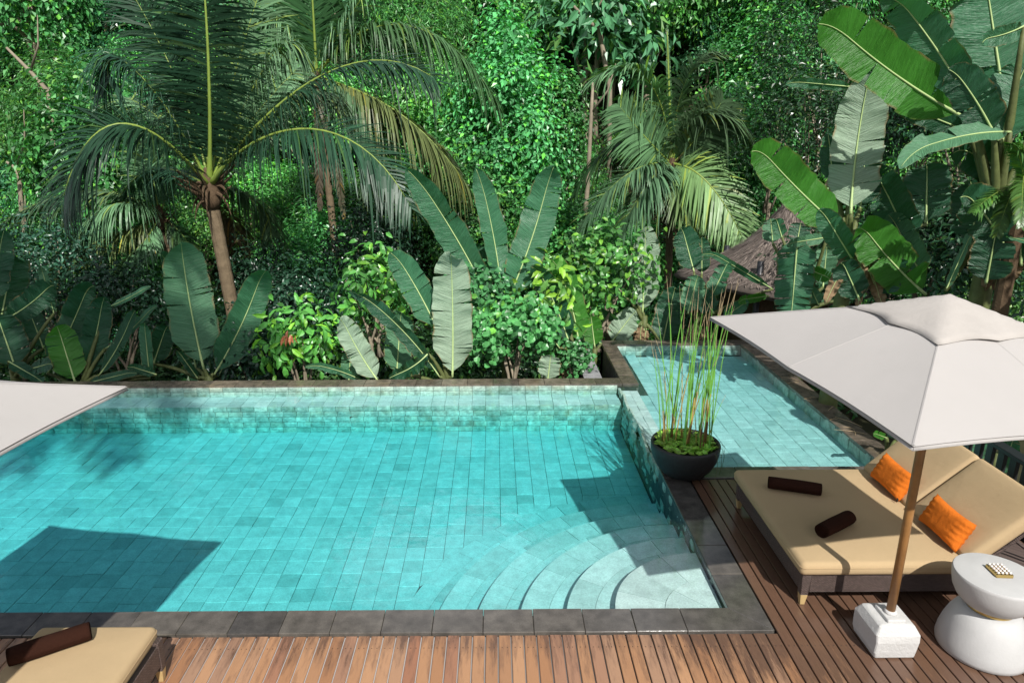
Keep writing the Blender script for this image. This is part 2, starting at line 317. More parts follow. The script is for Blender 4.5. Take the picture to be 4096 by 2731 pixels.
# ------------------------------------------------------------------ tiles
def flat_tile(w, h, t, g, c, seed):
    r = np.random.default_rng(seed); a, b = (w - g) / 2, (h - g) / 2; v = []
    for (x, y, z) in ((a, b, -t), (a, b, -c), (a - c, b - c, 0)):
        for sx, sy in ((-1, -1), (1, -1), (1, 1), (-1, 1)): v.append((sx * x + r.normal() * .0006, sy * y + r.normal() * .0006, z + (r.normal() * .0008 if z == 0 else 0)))
    f = [(0, 1, 5, 4), (1, 2, 6, 5), (2, 3, 7, 6), (3, 0, 4, 7), (4, 5, 9, 8), (5, 6, 10, 9), (6, 7, 11, 10), (7, 4, 8, 11), (8, 9, 10, 11)]
    return np.array(v), f
def split_tile(w, h, t, g, amp, seed):
    r = np.random.default_rng(seed); nx, ny = 6, 4; xs = np.linspace(-(w - g) / 2, (w - g) / 2, nx); ys = np.linspace(-(h - g) / 2, (h - g) / 2, ny); v = []; f = []
    tilt = r.normal(size=2) * amp * .8
    for j, y in enumerate(ys):
        for i, x in enumerate(xs):
            e = i in (0, nx - 1) or j in (0, ny - 1)
            v.append((x, y, (0 if e else amp * (r.random() * 1.6 - .2)) + tilt[0] * x / w + tilt[1] * y / h))
    f += [(j * nx + i, j * nx + i + 1, (j + 1) * nx + i + 1, (j + 1) * nx + i) for j in range(ny - 1) for i in range(nx - 1)]
    n0 = len(v); c = [(xs[0], ys[0]), (xs[-1], ys[0]), (xs[-1], ys[-1]), (xs[0], ys[-1])]; v += [(x, y, -t) for x, y in c]
    k = [0, nx - 1, nx * ny - 1, nx * (ny - 1)]; f += [(n0 + i, n0 + (i + 1) % 4, k[(i + 1) % 4], k[i]) for i in range(4)]
    return np.array(v), f
def frame(ax, ay): ax, ay = nrm(ax), nrm(ay); return np.stack([ax, ay, np.cross(ax, ay)], 1)
def tile_field(root, pname, cells, protos, M, mats, limit=300, tilt=.004, lift=.002, seed=0):
    """cells: world centres; the nearest `limit` are objects, the rest one joined part"""
    r = np.random.default_rng(seed); cells = sorted(cells, key=lambda c: np.linalg.norm(np.asarray(c) - CAMP))
    pm = []
    for k, (v, f) in enumerate(protos):
        me = bpy.data.meshes.new(pname); me.from_pydata([tuple(q) for q in v], [], f); me.materials.append(mats); pm.append(me)
    mb = MB()
    for i, c in enumerate(cells):
        k = r.integers(len(protos)); rot = Matrix.Rotation(r.normal() * tilt, 3, 'X') @ Matrix.Rotation(r.normal() * tilt, 3, 'Y')
        B = M @ np.array(rot); p = np.asarray(c) + M[:, 2] * r.normal() * lift
        if i < limit:
            o = link(pname, pm[k], root); o.matrix_basis = Matrix.Translation(tuple(p - off(root))) @ Matrix(B.tolist()).to_4x4()
        else: mb.add(protos[k][0] @ B.T + p, protos[k][1], r.random())
    if mb.n: tag(mb.build(pname + '_rest', mats, root), kind='stuff')
UP = frame((1, 0, 0), (0, 1, 0)); FACE_Y = frame((1, 0, 0), (0, 0, 1))     # second: front faces -Y, towards the pool
FACE_NX = frame((0, -1, 0), (0, 0, 1)); FACE_PX = frame((0, 1, 0), (0, 0, 1))

# measured plan (metres): main pool, shelf between the pools, upper shallow pool
XL, XR, YN, YB, YF = -8.2, 1.90, 4.77, 9.65, 10.09
ZF, ZB, ZS, ZL = -.58, -.155, -.19, -.075
SXL, SXR, SYN, SYF = 2.24, 4.55, 7.27, 12.18
STEPS = [(2.52, -.48), (2.13, -.38), (1.73, -.28), (1.32, -.18), (.91, -.08)]
# ------------------------------------------------------------------ ground
def terr(x, y):
    x = np.asarray(x, float); y = np.asarray(y, float)
    s = lambda a, b: np.clip((y - a) / (b - a), 0, 1) ** 2 * (3 - 2 * np.clip((y - a) / (b - a), 0, 1))
    right = np.clip((x - 3.0) / 4, 0, 1)
    z = -1.3 - 3.6 * s(11.5, 19) * (1 - .62 * right * (1 - s(16, 26)))
    lf = .60 + .40 * np.clip((x + 22) / 26, 0, 1)                       # the valley side is lower at one end
    z = z + .80 * lf * np.maximum(0, np.minimum(y, 100 + .2 * y) - 22) * (1 - .25 * s(60, 120))
    k = np.clip((y - 12) / 10, 0, 1)
    return z + k * (1.1 * np.sin(x * .21 + 1) * np.sin(y * .17) + .6 * np.sin(x * .5 + y * .31))
gx = np.concatenate([np.linspace(-160, -40, 13), np.linspace(-36, 36, 49), np.linspace(40, 160, 13)]); gy = np.concatenate([np.linspace(-60, 8, 12), np.linspace(10, 70, 61), np.linspace(75, 160, 18)])
GX, GY = np.meshgrid(gx, gy); gv = np.stack([GX, GY, terr(GX, GY)], -1).reshape(-1, 3); nx = len(gx)
gf = np.array([(j * nx + i, j * nx + i + 1, (j + 1) * nx + i + 1, (j + 1) * nx + i) for j in range(len(gy) - 1) for i in range(nx - 1)])
tag(fast('ground', gv, gf, SOIL, smooth=True), kind='structure')

# ------------------------------------------------------------------ pool shell, water, tiles
sh = MB()
for lo, hi in (((XL, YF + .004, -2.2), (SXL - .002, YF + .27, -.05)), ((XL, YB + .012, -1.2), (XR + .05, YF + .01, ZB - .014)),
               ((XL, YN - .2, -1.2), (XR + .01, YB + .3, ZF - .014)), ((XR + .014, YN - .27, -1.3), (XR + .28, SYN + .02, -.05)),
               ((XL, YN - .27, -1.3), (XR + .02, YN - .004, -.05)), ((1.965, SYN - .3, -1.25), (2.205, YF + .01, ZL - .014)),
               ((2.2, SYN - .1, -1.4), (SXR + .1, SYF + .1, ZS - .014)), ((2.0, YF + .26, -2.3), (SXL - .004, SYF + .26, -.05)),
               ((2.0, SYF + .014, -2.3), (SXR + .29, SYF + .26, -.052)), ((SXR + .014, SYN - .27, -2.0), (SXR + .28, SYF + .1, -.048)),
               ((2.1, SYN - .26, -1.2), (SXR + .1, SYN - .004, -.053)), ((XL - .3, YN - .27, -1.3), (XL + .004, YF + .27, -.05))):
    sh.box(lo, hi)
tag(sh.build('pool_shell', ROUGH), kind='structure')
pl = [(-8.1, 4.75), (1.925, 4.75), (1.925, 7.25), (4.575, 7.25), (4.575, 12.2), (2.2, 12.2), (2.2, 10.11), (-8.1, 10.11)]
n = len(pl); wv = [(x, y, 0.0) for x, y in pl] + [(x, y, -.9) for x, y in pl]
me = bpy.data.meshes.new('pool_water'); me.from_pydata(wv, [], [tuple(range(n)), tuple(range(n, 2 * n))[::-1]] + [(i, n + i, n + (i + 1) % n, (i + 1) % n) for i in range(n)])
me.materials.append(WATER); water = tag(link('pool_water', me), kind='structure')

TW, TH = .207, .224
protoF = [flat_tile(TW, TH, .014, .0045, .003, k) for k in range(4)]
floor = tag(fast('pool_floor', [(XL, YN, ZF - .012), (XR, YN, ZF - .012), (XR, YB, ZF - .012), (XL, YB, ZF - .012)], np.array([[0, 1, 2, 3]]), GROUT), kind='structure')
cells = []; RC = np.array([XR, YN]); RO = 2.885
x = XR - TW / 2
while x > XL + TW / 2:
    o0 = rng.normal() * .012; y = YN + TH / 2 + o0
    while y < YB:
        d = math.hypot(x - XR, y - YN)
        if d > RO + .155: cells.append((x, y, ZF))
        elif d > RO - .1:
            v, f = flat_tile(TW, TH, .014, .0045, .003, 3); v = v + np.array([x, y, ZF]); q = v[:, :2] - RC; dd = np.linalg.norm(q, axis=1)
            k = np.maximum(dd, RO + .003); v[:, :2] = RC + q / dd[:, None] * k[:, None]
            if dd.max() > RO + .012: MB().add(v, f, 0).build('floor_tile', FLOORT, floor)
        y += TH
    x -= TW
tile_field(floor, 'floor_tile', cells, protoF, UP, FLOORT, 270, seed=1)

bench = tag(fast('pool_bench', [(XL, YB, ZB - .012), (XR, YB, ZB - .012), (XR, YF, ZB - .012), (XL, YF, ZB - .012)], np.array([[0, 1, 2, 3]]), GROUT), kind='structure')
cols = [XR - TW * (i + .5) for i in range(int((XR - XL) / TW))]
tile_field(bench, 'seat_tile', [(x, YB + .22 * (j + .5), ZB) for x in cols for j in range(2)], [flat_tile(TW, .22, .014, .004, .003, k) for k in range(3)], UP, FLOORT, 100, seed=2)
tile_field(bench, 'face_tile', [(x + (.02 if j % 2 else 0), YB, ZB - .085 * (j + .5)) for x in cols for j in range(5)], [split_tile(TW, .085, .02, .006, .006, k) for k in range(7)], FACE_Y, WALLT, 250, seed=3)
fw = tag(fast('pool_far_wall', [(XL, YF, ZB), (XR + .3, YF, ZB), (XR + .3, YF, -.04), (XL, YF, -.04)], np.array([[0, 1, 2, 3]]), GROUT), kind='structure')
tile_field(fw, 'wall_tile', [(x, YF - .012, ZB + .078 * (j + .5) - .004) for x in cols for j in range(2)], [split_tile(TW, .077, .02, .005, .005, k) for k in range(6)], FACE_Y, WALLT, 100, seed=4)
# rough face of the shelf and of the wall under the right coping
sw = tag(fast('pool_side_wall', [(XR + .01, YN, ZF), (XR + .01, YF, ZF), (XR + .01, YF, -.2), (XR + .01, YN, -.2)], np.array([[0, 1, 2, 3]]), ROUGH), kind='structure')
cells = [(XR + .02, y, ZF + .09 + .125 * j) for j in range(4) for y in np.arange(YN + .15 + .13 * (j % 2), YF, .29)]
tile_field(sw, 'rough_stone', cells, [split_tile(.29, .125, .03, .004, .016, 20 + k) for k in range(8)], FACE_NX, WALLT, 150, tilt=.03, lift=.012, seed=5)
led = tag(fast('pool_shelf', [(1.96, 6.9, ZL - .012), (2.205, 6.9, ZL - .012), (2.205, YF, ZL - .012), (1.96, YF, ZL - .012)], np.array([[0, 1, 2, 3]]), GROUT), kind='structure')
tile_field(led, 'shelf_tile', [(1.955 + .127 * (i + .5), 6.95 + .205 * (j + .5), ZL) for i in range(2) for j in range(15)], [flat_tile(.127, .205, .02, .004, .003, k) for k in range(3)], UP, FLOORT, 60, tilt=.008, lift=.004, seed=6)
sf = tag(fast('shallow_pool_floor', [(2.2, SYN, ZS - .012), (SXR, SYN, ZS - .012), (SXR, SYF, ZS - .012), (2.2, SYF, ZS - .012)], np.array([[0, 1, 2, 3]]), GROUT), kind='structure')
cells = []
for i in range(12):
    s0 = rng.random() * .2
    for j in range(24):
        x, y = 2.205 + .2 * (i + .5), SYN - .15 + s0 + .225 * j
        if y < SYF - .02 and x < SXR and not (x < SXL + .08 and y > YF): cells.append((x, y, ZS))
tile_field(sf, 'floor_tile', cells, [flat_tile(.2, .225, .014, .0045, .003, k) for k in range(4)], UP, FLOORT, 280, seed=7)
sfw = tag(fast('shallow_pool_wall', [(SXL, SYF, ZS), (SXR, SYF, ZS), (SXR, SYF, -.04), (SXL, SYF, -.04)], np.array([[0, 1, 2, 3]]), GROUT), kind='structure')
tile_field(sfw, 'wall_tile', [(SXL + .18 * (i + .5), SYF - .008, ZS + .095 * (j + .5) - .01) for i in range(13) for j in range(2)], [split_tile(.18, .094, .02, .004, .006, k) for k in range(5)], FACE_Y, WALLT, 60, seed=8)
tile_field(sfw, 'side_stone', [(SXR + .004, SYN + .27 * (i + .5), ZS + .09) for i in range(18)], [split_tile(.27, .19, .02, .005, .012, 40 + k) for k in range(5)], FACE_NX, WALLT, 60, seed=9)

def sector(r0, r1, a0, a1, z0, z1, n, gap=0.0):
    v = []; a0 += gap / max(r1, .1); a1 -= gap / max(r1, .1)
    for z in (z0, z1):
        for r_ in (r0, r1):
            for k in range(n + 1): a = a0 + (a1 - a0) * k / n; v.append((XR + r_ * math.cos(a), YN + r_ * math.sin(a), z))
    m = n + 1; f = []
    for k in range(n):
        f += [(k, k + 1, m + k + 1, m + k), (2 * m + k, 3 * m + k, 3 * m + k + 1, 2 * m + k + 1), (k, 2 * m + k, 2 * m + k + 1, k + 1), (m + k, m + k + 1, 3 * m + k + 1, 3 * m + k)]
    f += [(0, m, 3 * m, 2 * m), (n, 2 * m + n, 3 * m + n, m + n)]
    return np.array(v), f
st = empty('pool_steps', (XR, YN, ZF)); st['kind'] = 'structure'
H90, PI = math.pi / 2, math.pi
rads = [RO] + [s[0] for s in STEPS] + [.02]; zs = [ZF] + [s[1] for s in STEPS]
for i in range(6):
    ro, ri, z = rads[i], rads[i + 1], zs[i]
    if i:
        v, f = sector(.015, ro - .008, H90, PI, ZF - .02, z - .014, 36); MB().add(v, f, .3).build('step', FLOORT, st)
    rows = [(ri - (.0 if i < 5 else 0), ri + (ro - ri) * .42), (ri + (ro - ri) * .42, ro)] if i < 5 else [(.02, .5), (.5, ro)]
    for (a, b) in rows:
        k = max(2, round((a + b) / 2 * H90 / .30)); ph = rng.random() * .3 / k
        ang = np.clip(H90 + (np.arange(k + 1) + ph * 0) / k * H90, H90, PI)
        for q in range(k):
            v, f = sector(a + .002, b - (.002 if b < ro else -.004), ang[q], ang[q + 1], z - .016, z + rng.normal() * .0012, 4, .0028)
            MB().add(v, f, 0).build('step_tile', FLOORT, st)

cop = empty('pool_coping', (0, YN, 0)); cop['kind'] = 'structure'
def stones(x0, x1, y0, y1, along, ln, z, m, th=.055, jit=.0015, miter=(0, 0)):
    a, b = (x0, x1) if along == 'x' else (y0, y1); k = max(1, round((b - a) / ln)); e = np.linspace(a, b, k + 1)
    for i in range(k):
        p, q = e[i] + .0018, e[i + 1] - .0018; zz = z + rng.normal() * jit; mb = MB()
        lo, hi = ((p, y0, zz - th), (q, y1, zz)) if along == 'x' else ((x0, p, zz - th), (x1, q, zz))
        mb.box(lo, hi); v = mb.v[0]
        if i == 0 and miter[0] or i == k - 1 and miter[1]:
            s = miter[0] if i == 0 and miter[0] else miter[1]; w = (y1 - y0) if along == 'x' else (x1 - x0)
            for t in v:
                if along == 'x':
                    if (i == k - 1 and t[0] > q - .01): t[0] += abs(s) * ((t[1] - y0) / w if s < 0 else (y1 - t[1]) / w)
                    elif (i == 0 and t[0] < p + .01): t[0] -= abs(s) * ((t[1] - y0) / w if s < 0 else (y1 - t[1]) / w)
                else:
                    if (i == k - 1 and t[1] > q - .01): t[1] += abs(s) * ((t[0] - x0) / w if s < 0 else (x1 - t[0]) / w)
                    elif (i == 0 and t[1] < p + .01): t[1] -= abs(s) * ((t[0] - x0) / w if s < 0 else (x1 - t[0]) / w)
        mb.build('coping_stone', m, cop, bevel=.004, seg=1)
ZC = .013
stones(XL, XR, YN - .275, YN, 'x', .41, ZC, COPE, miter=(0, .28))
stones(XR, XR + .28, YN, SYN - .262, 'y', .42, ZC, COPE, miter=(-.275, 0))
stones(XR + .0, SXR, SYN - .26, SYN, 'x', .44, ZC, COPE)
stones(XL, SXL - .26, YF, YF + .27, 'x', .41, ZC + .004, COPEF, miter=(0, -.26) and (0, 0))
stones(SXL - .258, SXL, YF, SYF, 'y', .42, ZC + .004, COPEF)
stones(SXL - .258, SXR + .29, SYF + .002, SYF + .28, 'x', .42, ZC + .004, COPEF)
stones(SXR, SXR + .29, SYN - .26, SYF, 'y', .45, ZC + .004, COPEF)
# overflow channel beside the shallow pool
ch = empty('overflow_channel', (1.6, 11.4, -1.2)); tag(ch, 'grey slate topped overflow channel wall beside the shallow pool', 'channel wall')
MB().box((1.48, 10.5, -2.2), (1.73, 12.42, -.14)).build('wall', ROUGH, ch)
e = np.linspace(10.44, 12.2, 5)
for i in range(4): MB().box((1.455, e[i] + .002, -.138), (1.755, e[i + 1] - .002, -.10 + rng.normal() * .002)).build('slab', SLAB, ch, bevel=.004, seg=1)
MB().box((1.455, 12.205, -.137), (1.985, 12.47, -.085)).build('end_slab', COPEF, ch, bevel=.004, seg=1)
MB().box((1.74, 10.4, -1.2), (1.99, 12.3, -.75)).build('channel_bed', LATTICE, ch)

# ------------------------------------------------------------------ deck
deck = empty('timber_deck', (0, 3, 0)); deck['kind'] = 'structure'
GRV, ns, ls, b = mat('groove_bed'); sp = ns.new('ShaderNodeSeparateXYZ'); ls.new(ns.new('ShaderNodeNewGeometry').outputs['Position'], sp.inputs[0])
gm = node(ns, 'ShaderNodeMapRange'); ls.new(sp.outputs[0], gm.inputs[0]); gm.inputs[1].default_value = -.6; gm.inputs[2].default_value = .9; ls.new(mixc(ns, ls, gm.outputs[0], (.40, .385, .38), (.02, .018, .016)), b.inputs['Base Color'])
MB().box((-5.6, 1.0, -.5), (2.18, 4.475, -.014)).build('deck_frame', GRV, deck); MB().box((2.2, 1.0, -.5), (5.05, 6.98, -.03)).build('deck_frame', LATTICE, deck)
x = -5.5; i = 0
while x < 5.0:
    right = x > 2.185
    y1 = (6.985 if right else 4.478) + rng.normal() * .002
    lo = (x + .0050, 1.0, -.028); hi = (x + .0950, y1, .0 + rng.normal() * .0008)
    if right or x + .094 < 2.2 or True:
        if not right and x + .094 > 2.185: hi = (x + .094, 4.478, 0.0)
        MB().box(lo, hi).build('plank', DECK, deck, bevel=.004, seg=1)
    x += .1; i += 1

sc = MB()                                                               # countersunk screws across the board ends
for k in range(105):
    for dx in (.03, .07):
        for yy in ((4.34, 3.6, 2.9) if -5.5 + .1 * k < 2.18 else (6.6, 5.9, 5.2, 4.34, 3.6)):
            x = -5.5 + .1 * k + dx
            if x < 5.0: sc.add([(x + .0045 * math.cos(a * 1.047), yy + .0045 * math.sin(a * 1.047), .0022) for a in range(6)], [(0, 1, 2, 3, 4, 5)])
tag(sc.build('deck_screws', BLACKS, deck), kind='stuff')

# ------------------------------------------------------------------ umbrellas
def umbrella(name, c, th, hc, tx, ty, label, block=True):
    a = 1.095; root = empty(name, (c[0], c[1], 0)); tag(root, label, 'umbrella', 'square garden umbrellas beside the pool')
    def W(i, j, z):
        X = i * math.cos(th) - j * math.sin(th); Y = i * math.sin(th) + j * math.cos(th); return np.array([c[0] + X, c[1] + Y, z + tx * X + ty * Y])
    ZT = 2.70; N = 24
    def hgt(i, j):
        m = max(abs(i), abs(j)) / a; q = min(abs(i), abs(j)) / max(max(abs(i), abs(j)), 1e-6)
        sag = -.010 * math.sin(math.pi * min(1, m)) * math.sin(math.pi * ((q * 1.0) % 1.0)) * 1.2
        return ZT + (hc - ZT) * m + sag * m + .02 * (1 - (1 - m) ** 2) - .02 * m
    Kp = 12                                                               # eight sewn panels between the ribs
    for pn in range(8):
        v = []
        for m in np.linspace(0, 1, Kp + 1):
            for q in np.linspace(0, 1, 7):
                p_, s_ = m * a, m * q * a; i, j = [(p_, s_), (s_, p_), (-s_, p_), (-p_, s_), (-p_, -s_), (-s_, -p_), (s_, -p_), (p_, -s_)][pn]
                pull = 1 - .022 * m ** 4 * math.sin(math.pi * q); v.append(W(i * pull, j * pull, hgt(i, j)))
        f = np.array([(k * 7 + l, k * 7 + l + 1, (k + 1) * 7 + l + 1, (k + 1) * 7 + l) for k in range(Kp) for l in range(6)])
        if pn % 2 == 0: f = f[:, ::-1]
        o = fast('canopy_panel', np.array(v), f, CANVAS, root, False); md = o.modifiers.new('thick', 'SOLIDIFY'); md.thickness = .004; md.offset = 0
    hem = MB()                                                            # hem band hanging on each side
    for s in range(4):
        e = []
        for t in np.linspace(-1, 1, 13):
            i, j = [(a * t, -a), (a, a * t), (-a * t, a), (-a, -a * t)][s]
            q = abs(t); pull = 1 - .022 * math.sin(math.pi * q); e.append((i * pull, j * pull, hgt(i, j)))
        vv = [W(i * .985, j * .985, z + .002) for i, j, z in e] + [W(i * 1.003, j * 1.003, z - .022) for i, j, z in e]
        hem.add(vv, [(k, k + 1, 13 + k + 1, 13 + k) for k in range(12)])
    o = hem.build('hem', CANVAS, root, True); md = o.modifiers.new('thick', 'SOLIDIFY'); md.thickness = .004
    for k in range(8):                                                    # sewn seam tape along each rib
        i, j = [(-1, -1), (0, -1), (1, -1), (1, 0), (1, 1), (0, 1), (-1, 1), (-1, 0)][k]; pp = [W(a * m * i, a * m * j, hgt(a * m * i, a * m * j) + .0025) for m in np.linspace(.25, .995, 8)]
        sd = nrm(np.cross(pp[-1] - pp[0], (0, 0, 1))) * .009; MB().add([p - sd for p in pp] + [p + sd for p in pp] + [p + [0, 0, .003] for p in pp], [q for l in range(7) for q in ((l, l + 1, 17 + l, 16 + l), (16 + l, 17 + l, 9 + l, 8 + l))]).build('seam', CANVAS, root)
    cap = []; K = 14; b = .42                                             # loose vent cap with a wavy edge
    for j in np.linspace(-b, b, K + 1):
        for i in np.linspace(-b, b, K + 1):
            m = max(abs(i), abs(j)) / b; q = min(abs(i), abs(j)) / max(max(abs(i), abs(j)), 1e-6)
            z = hgt(i, j) + .034 * (1 - m) + .014 + .012 * m * m * math.sin(math.pi * q) + .007 * m * math.sin(13 * i + 9 * j)
            cap.append(W(i * (1 - .10 * m * math.sin(math.pi * q)), j * (1 - .10 * m * math.sin(math.pi * q)), max(z, hgt(i, j) + .008)))
    f = np.array([(j * (K + 1) + i, j * (K + 1) + i + 1, (j + 1) * (K + 1) + i + 1, (j + 1) * (K + 1) + i) for j in range(K) for i in range(K)])
    o = fast('vent_cap', np.array(cap), f, CAPC, root, True); md = o.modifiers.new('thick', 'SOLIDIFY'); md.thickness = .004; md.offset = 1
    MB().tube([W(0, 0, .24 if block else 0), W(0, 0, 1.3), W(0, 0, 2.66)], .031, 18).build('pole', POLEW, root, True)
    MB().tube([W(0, 0, 2.50), W(0, 0, 2.64)], .06, 16).build('hub', POLEW, root, True); MB().tube([W(0, 0, 1.95), W(0, 0, 2.03)], .055, 16).build('runner', POLEW, root, True)
    for k in range(8):
        i, j = [(-1, -1), (0, -1), (1, -1), (1, 0), (1, 1), (0, 1), (-1, 1), (-1, 0)][k]
        A = W(.05 * i, .05 * j, 2.58); B = W(a * .985 * i, a * .985 * j, hgt(a * i, a * j) - .024); Mid = A + (B - A) * .52
        rb = MB().tube([A, Mid, B], .011, 6).build('rib', POLEW, root)
        MB().tube([W(.05 * i, .05 * j, 1.99), Mid - np.array([0, 0, .012])], .008, 6).build('strut', POLEW, rb)
    if block:
        bl = MB(); x0, x1, y0, y1 = -.165, .165, -.15, .19
        lev = [(-.012, 0, 1.0), (-.004, .06, 1.0), (0, .15, 1.0), (-.002, .205, 1.0), (-.030, .262, 1.0), (-.045, .275, 1.0)]
        vv = []; 
        for d, z, _ in lev:
            for X, Y in ((x0 - d, y0 - d), (x1 + d, y0 - d), (x1 + d, y1 + d), (x0 - d, y1 + d)): vv.append((c[0] + X + rng.normal() * .002, c[1] + Y + rng.normal() * .002, z))
        f = [(4 * k + i, 4 * k + (i + 1) % 4, 4 * k + 4 + (i + 1) % 4, 4 * k + 4 + i) for k in range(5) for i in range(4)] + [(3, 2, 1, 0), (20, 21, 22, 23)]
        bl.add(vv, f); bs = bl.build('base_block', WPAINT, root, bevel=.018, seg=3)
        MB().box((c[0] - .065, c[1] - .09, .266), (c[0] + .07, c[1] + .10, .302)).build('base_plinth', WPAINT, bs, bevel=.010, seg=2)
        MB().lathe((c[0], c[1], .298), [(.046, 0), (.046, .018), (.036, .03)], 18).build('collar', WPAINT, bs, True)
    return root
umbrella('garden_umbrella', (2.955, 4.335), .166, 2.311, -.015, .042, 'cream square umbrella with stained vent cap, pole in a white block')
umbrella('garden_umbrella', (-3.50, 2.99), -.166, 2.311, 0, 0, 'cream square umbrella over the single lounger, far from the daybed')

# ------------------------------------------------------------------ daybed
def cushion(lo, hi, r, seg=4, puff=.012, n=(14, 14)):
    """box cushion with rounded edges, slightly puffed top"""
    lo, hi = np.array(lo, float), np.array(hi, float); bm = bmesh.new(); bmesh.ops.create_cube(bm, size=1)
    for v in bm.verts: v.co = Vector(tuple((lo + hi) / 2 + np.array(v.co) * (hi - lo)))
    bmesh.ops.bevel(bm, geom=list(bm.edges), offset=r, segments=seg, affect='EDGES', profile=.5)
    for _ in range(1):
        big = [e for e in bm.edges if e.calc_length() > .25]; bmesh.ops.subdivide_edges(bm, edges=big, cuts=9, use_grid_fill=True)
    c = (lo + hi) / 2; h = (hi - lo) / 2
    for v in bm.verts:
        u = (np.array(v.co) - c) / h
        v.co.z += puff * (1 - min(1, abs(u[0])) ** 4) * (1 - min(1, abs(u[1])) ** 4) * (1 if u[2] > 0 else 0)
    vs = np.array([v.co for v in bm.verts]); bm.verts.index_update(); fs = [[v.index for v in f.verts] for f in bm.faces]; bm.free(); return vs, fs
def cushion_obj(name, lo, hi, r, m, parent, T=None, puff=.012):
    v, f = cushion(lo, hi, r, puff=puff)
    if T is not None: v = np.array([T @ Vector(p) for p in v])
    mb = MB(); mb.add(v, f); return mb.build(name, m, parent, True)
def leg(root, x, y, z1, foot=.10, w=.075):
    l = MB(); s = lambda k, z, ww: [(x - ww / 2, y - ww / 2, z), (x + ww / 2, y - ww / 2, z), (x + ww / 2, y + ww / 2, z), (x - ww / 2, y + ww / 2, z)]
    l.add(s(0, foot, w * .86) + s(0, z1, w), [(0, 1, 5, 4), (1, 2, 6, 5), (2, 3, 7, 6), (3, 0, 4, 7), (3, 2, 1, 0), (4, 5, 6, 7)]); o = l.build('leg', RATTAN, root, bevel=.008)
    t = MB(); t.add(s(0, .001, w * .5) + s(0, foot + .001, w * .8), [(0, 1, 5, 4), (1, 2, 6, 5), (2, 3, 7, 6), (3, 0, 4, 7), (3, 2, 1, 0), (4, 5, 6, 7)]); t.build('timber_foot', LEGW, o, bevel=.004)
bed = empty('daybed', (3.4, 5.6, 0)); tag(bed, 'double daybed of dark woven rattan with beige mattress and two raised backrests', 'daybed')
x0, x1, y0, y1 = 2.50, 4.62, 4.80, 6.40
for (px, py) in ((x0 + .035, y0 + .035), (x0 + .035, y1 - .035), (x1 - .035, y0 + .035), (x1 - .035, y1 - .035)): leg(bed, px, py, .315)
f = MB(); w = .045
f.box((x0 + .07, y0 + .004, .13), (x1 - .07, y0 + w, .30)); f.box((x0 + .07, y1 - w, .13), (x1 - .07, y1 - .004, .30))
f.box((x0 + .004, y0 + .07, .13), (x0 + w, y1 - .07, .30)); f.box((x1 - w, y0 + .07, .13), (x1 - .004, y1 - .07, .30)); f.box((x0 + w, y0 + w, .25), (x1 - w, y1 - w, .29))
f.build('rattan_frame', RATTAN, bed, bevel=.006)
def piped(mt, x0, y0, x1, y1, z, r=.04):
    P = []
    for cx_, cy_, a0 in ((x1 - r, y1 - r, 0), (x0 + r, y1 - r, 90), (x0 + r, y0 + r, 180), (x1 - r, y0 + r, 270)):
        for k in range(5): a = R(a0 + 22.5 * k); P.append((cx_ + r * math.cos(a), cy_ + r * math.sin(a), z))
    P.append(P[0]); MB().tube(P, .0035, 6, False).build('piping', PIPE, mt, True)
mt = cushion_obj('mattress', (2.462, 4.765, .302), (3.862, 6.425, .425), .045, BEIGE, bed, puff=.015); piped(mt, 2.462, 4.765, 3.862, 6.425, .383)
HX, HZ, ANG = 3.865, .315, R(43)
Tb = Matrix.Translation((HX, 0, HZ)) @ Matrix.Rotation(-ANG, 4, 'Y')
for k, (a, b) in enumerate(((4.775, 5.592), (5.604, 6.42))):
    bc = cushion_obj('backrest_cushion', (.03, a, .03), (.80, b, .15), .04, BEIGE, bed, Tb, puff=.015)
    v, q = tube([Tb @ Vector(p) for p in ((.06, a + .006, .118), (.77, a + .006, .118), (.794, a + .03, .118), (.794, b - .03, .118), (.77, b - .006, .118), (.06, b - .006, .118))], .0035, 6)
    MB().add(v, q).build('piping', PIPE, bc, True)
    fr = MB(); fr.add([Tb @ Vector(p) for p in ((.0, a + .01, 0), (.80, a + .01, 0), (.80, b - .01, 0), (.0, b - .01, 0), (.0, a + .01, .026), (.80, a + .01, .026), (.80, b - .01, .026), (.0, b - .01, .026))],
                      [(0, 3, 2, 1), (4, 5, 6, 7), (0, 1, 5, 4), (1, 2, 6, 5), (2, 3, 7, 6), (3, 0, 4, 7)]); fo = fr.build('backrest_frame', RATTAN, bed, bevel=.005)
    for yy in (a + .08, a + .16): MB().tube([Tb @ Vector((.62, yy, -.004)), Vector((4.55, yy, .285))], .011, 8).build('backrest_strut', RATTAN, fo, True)
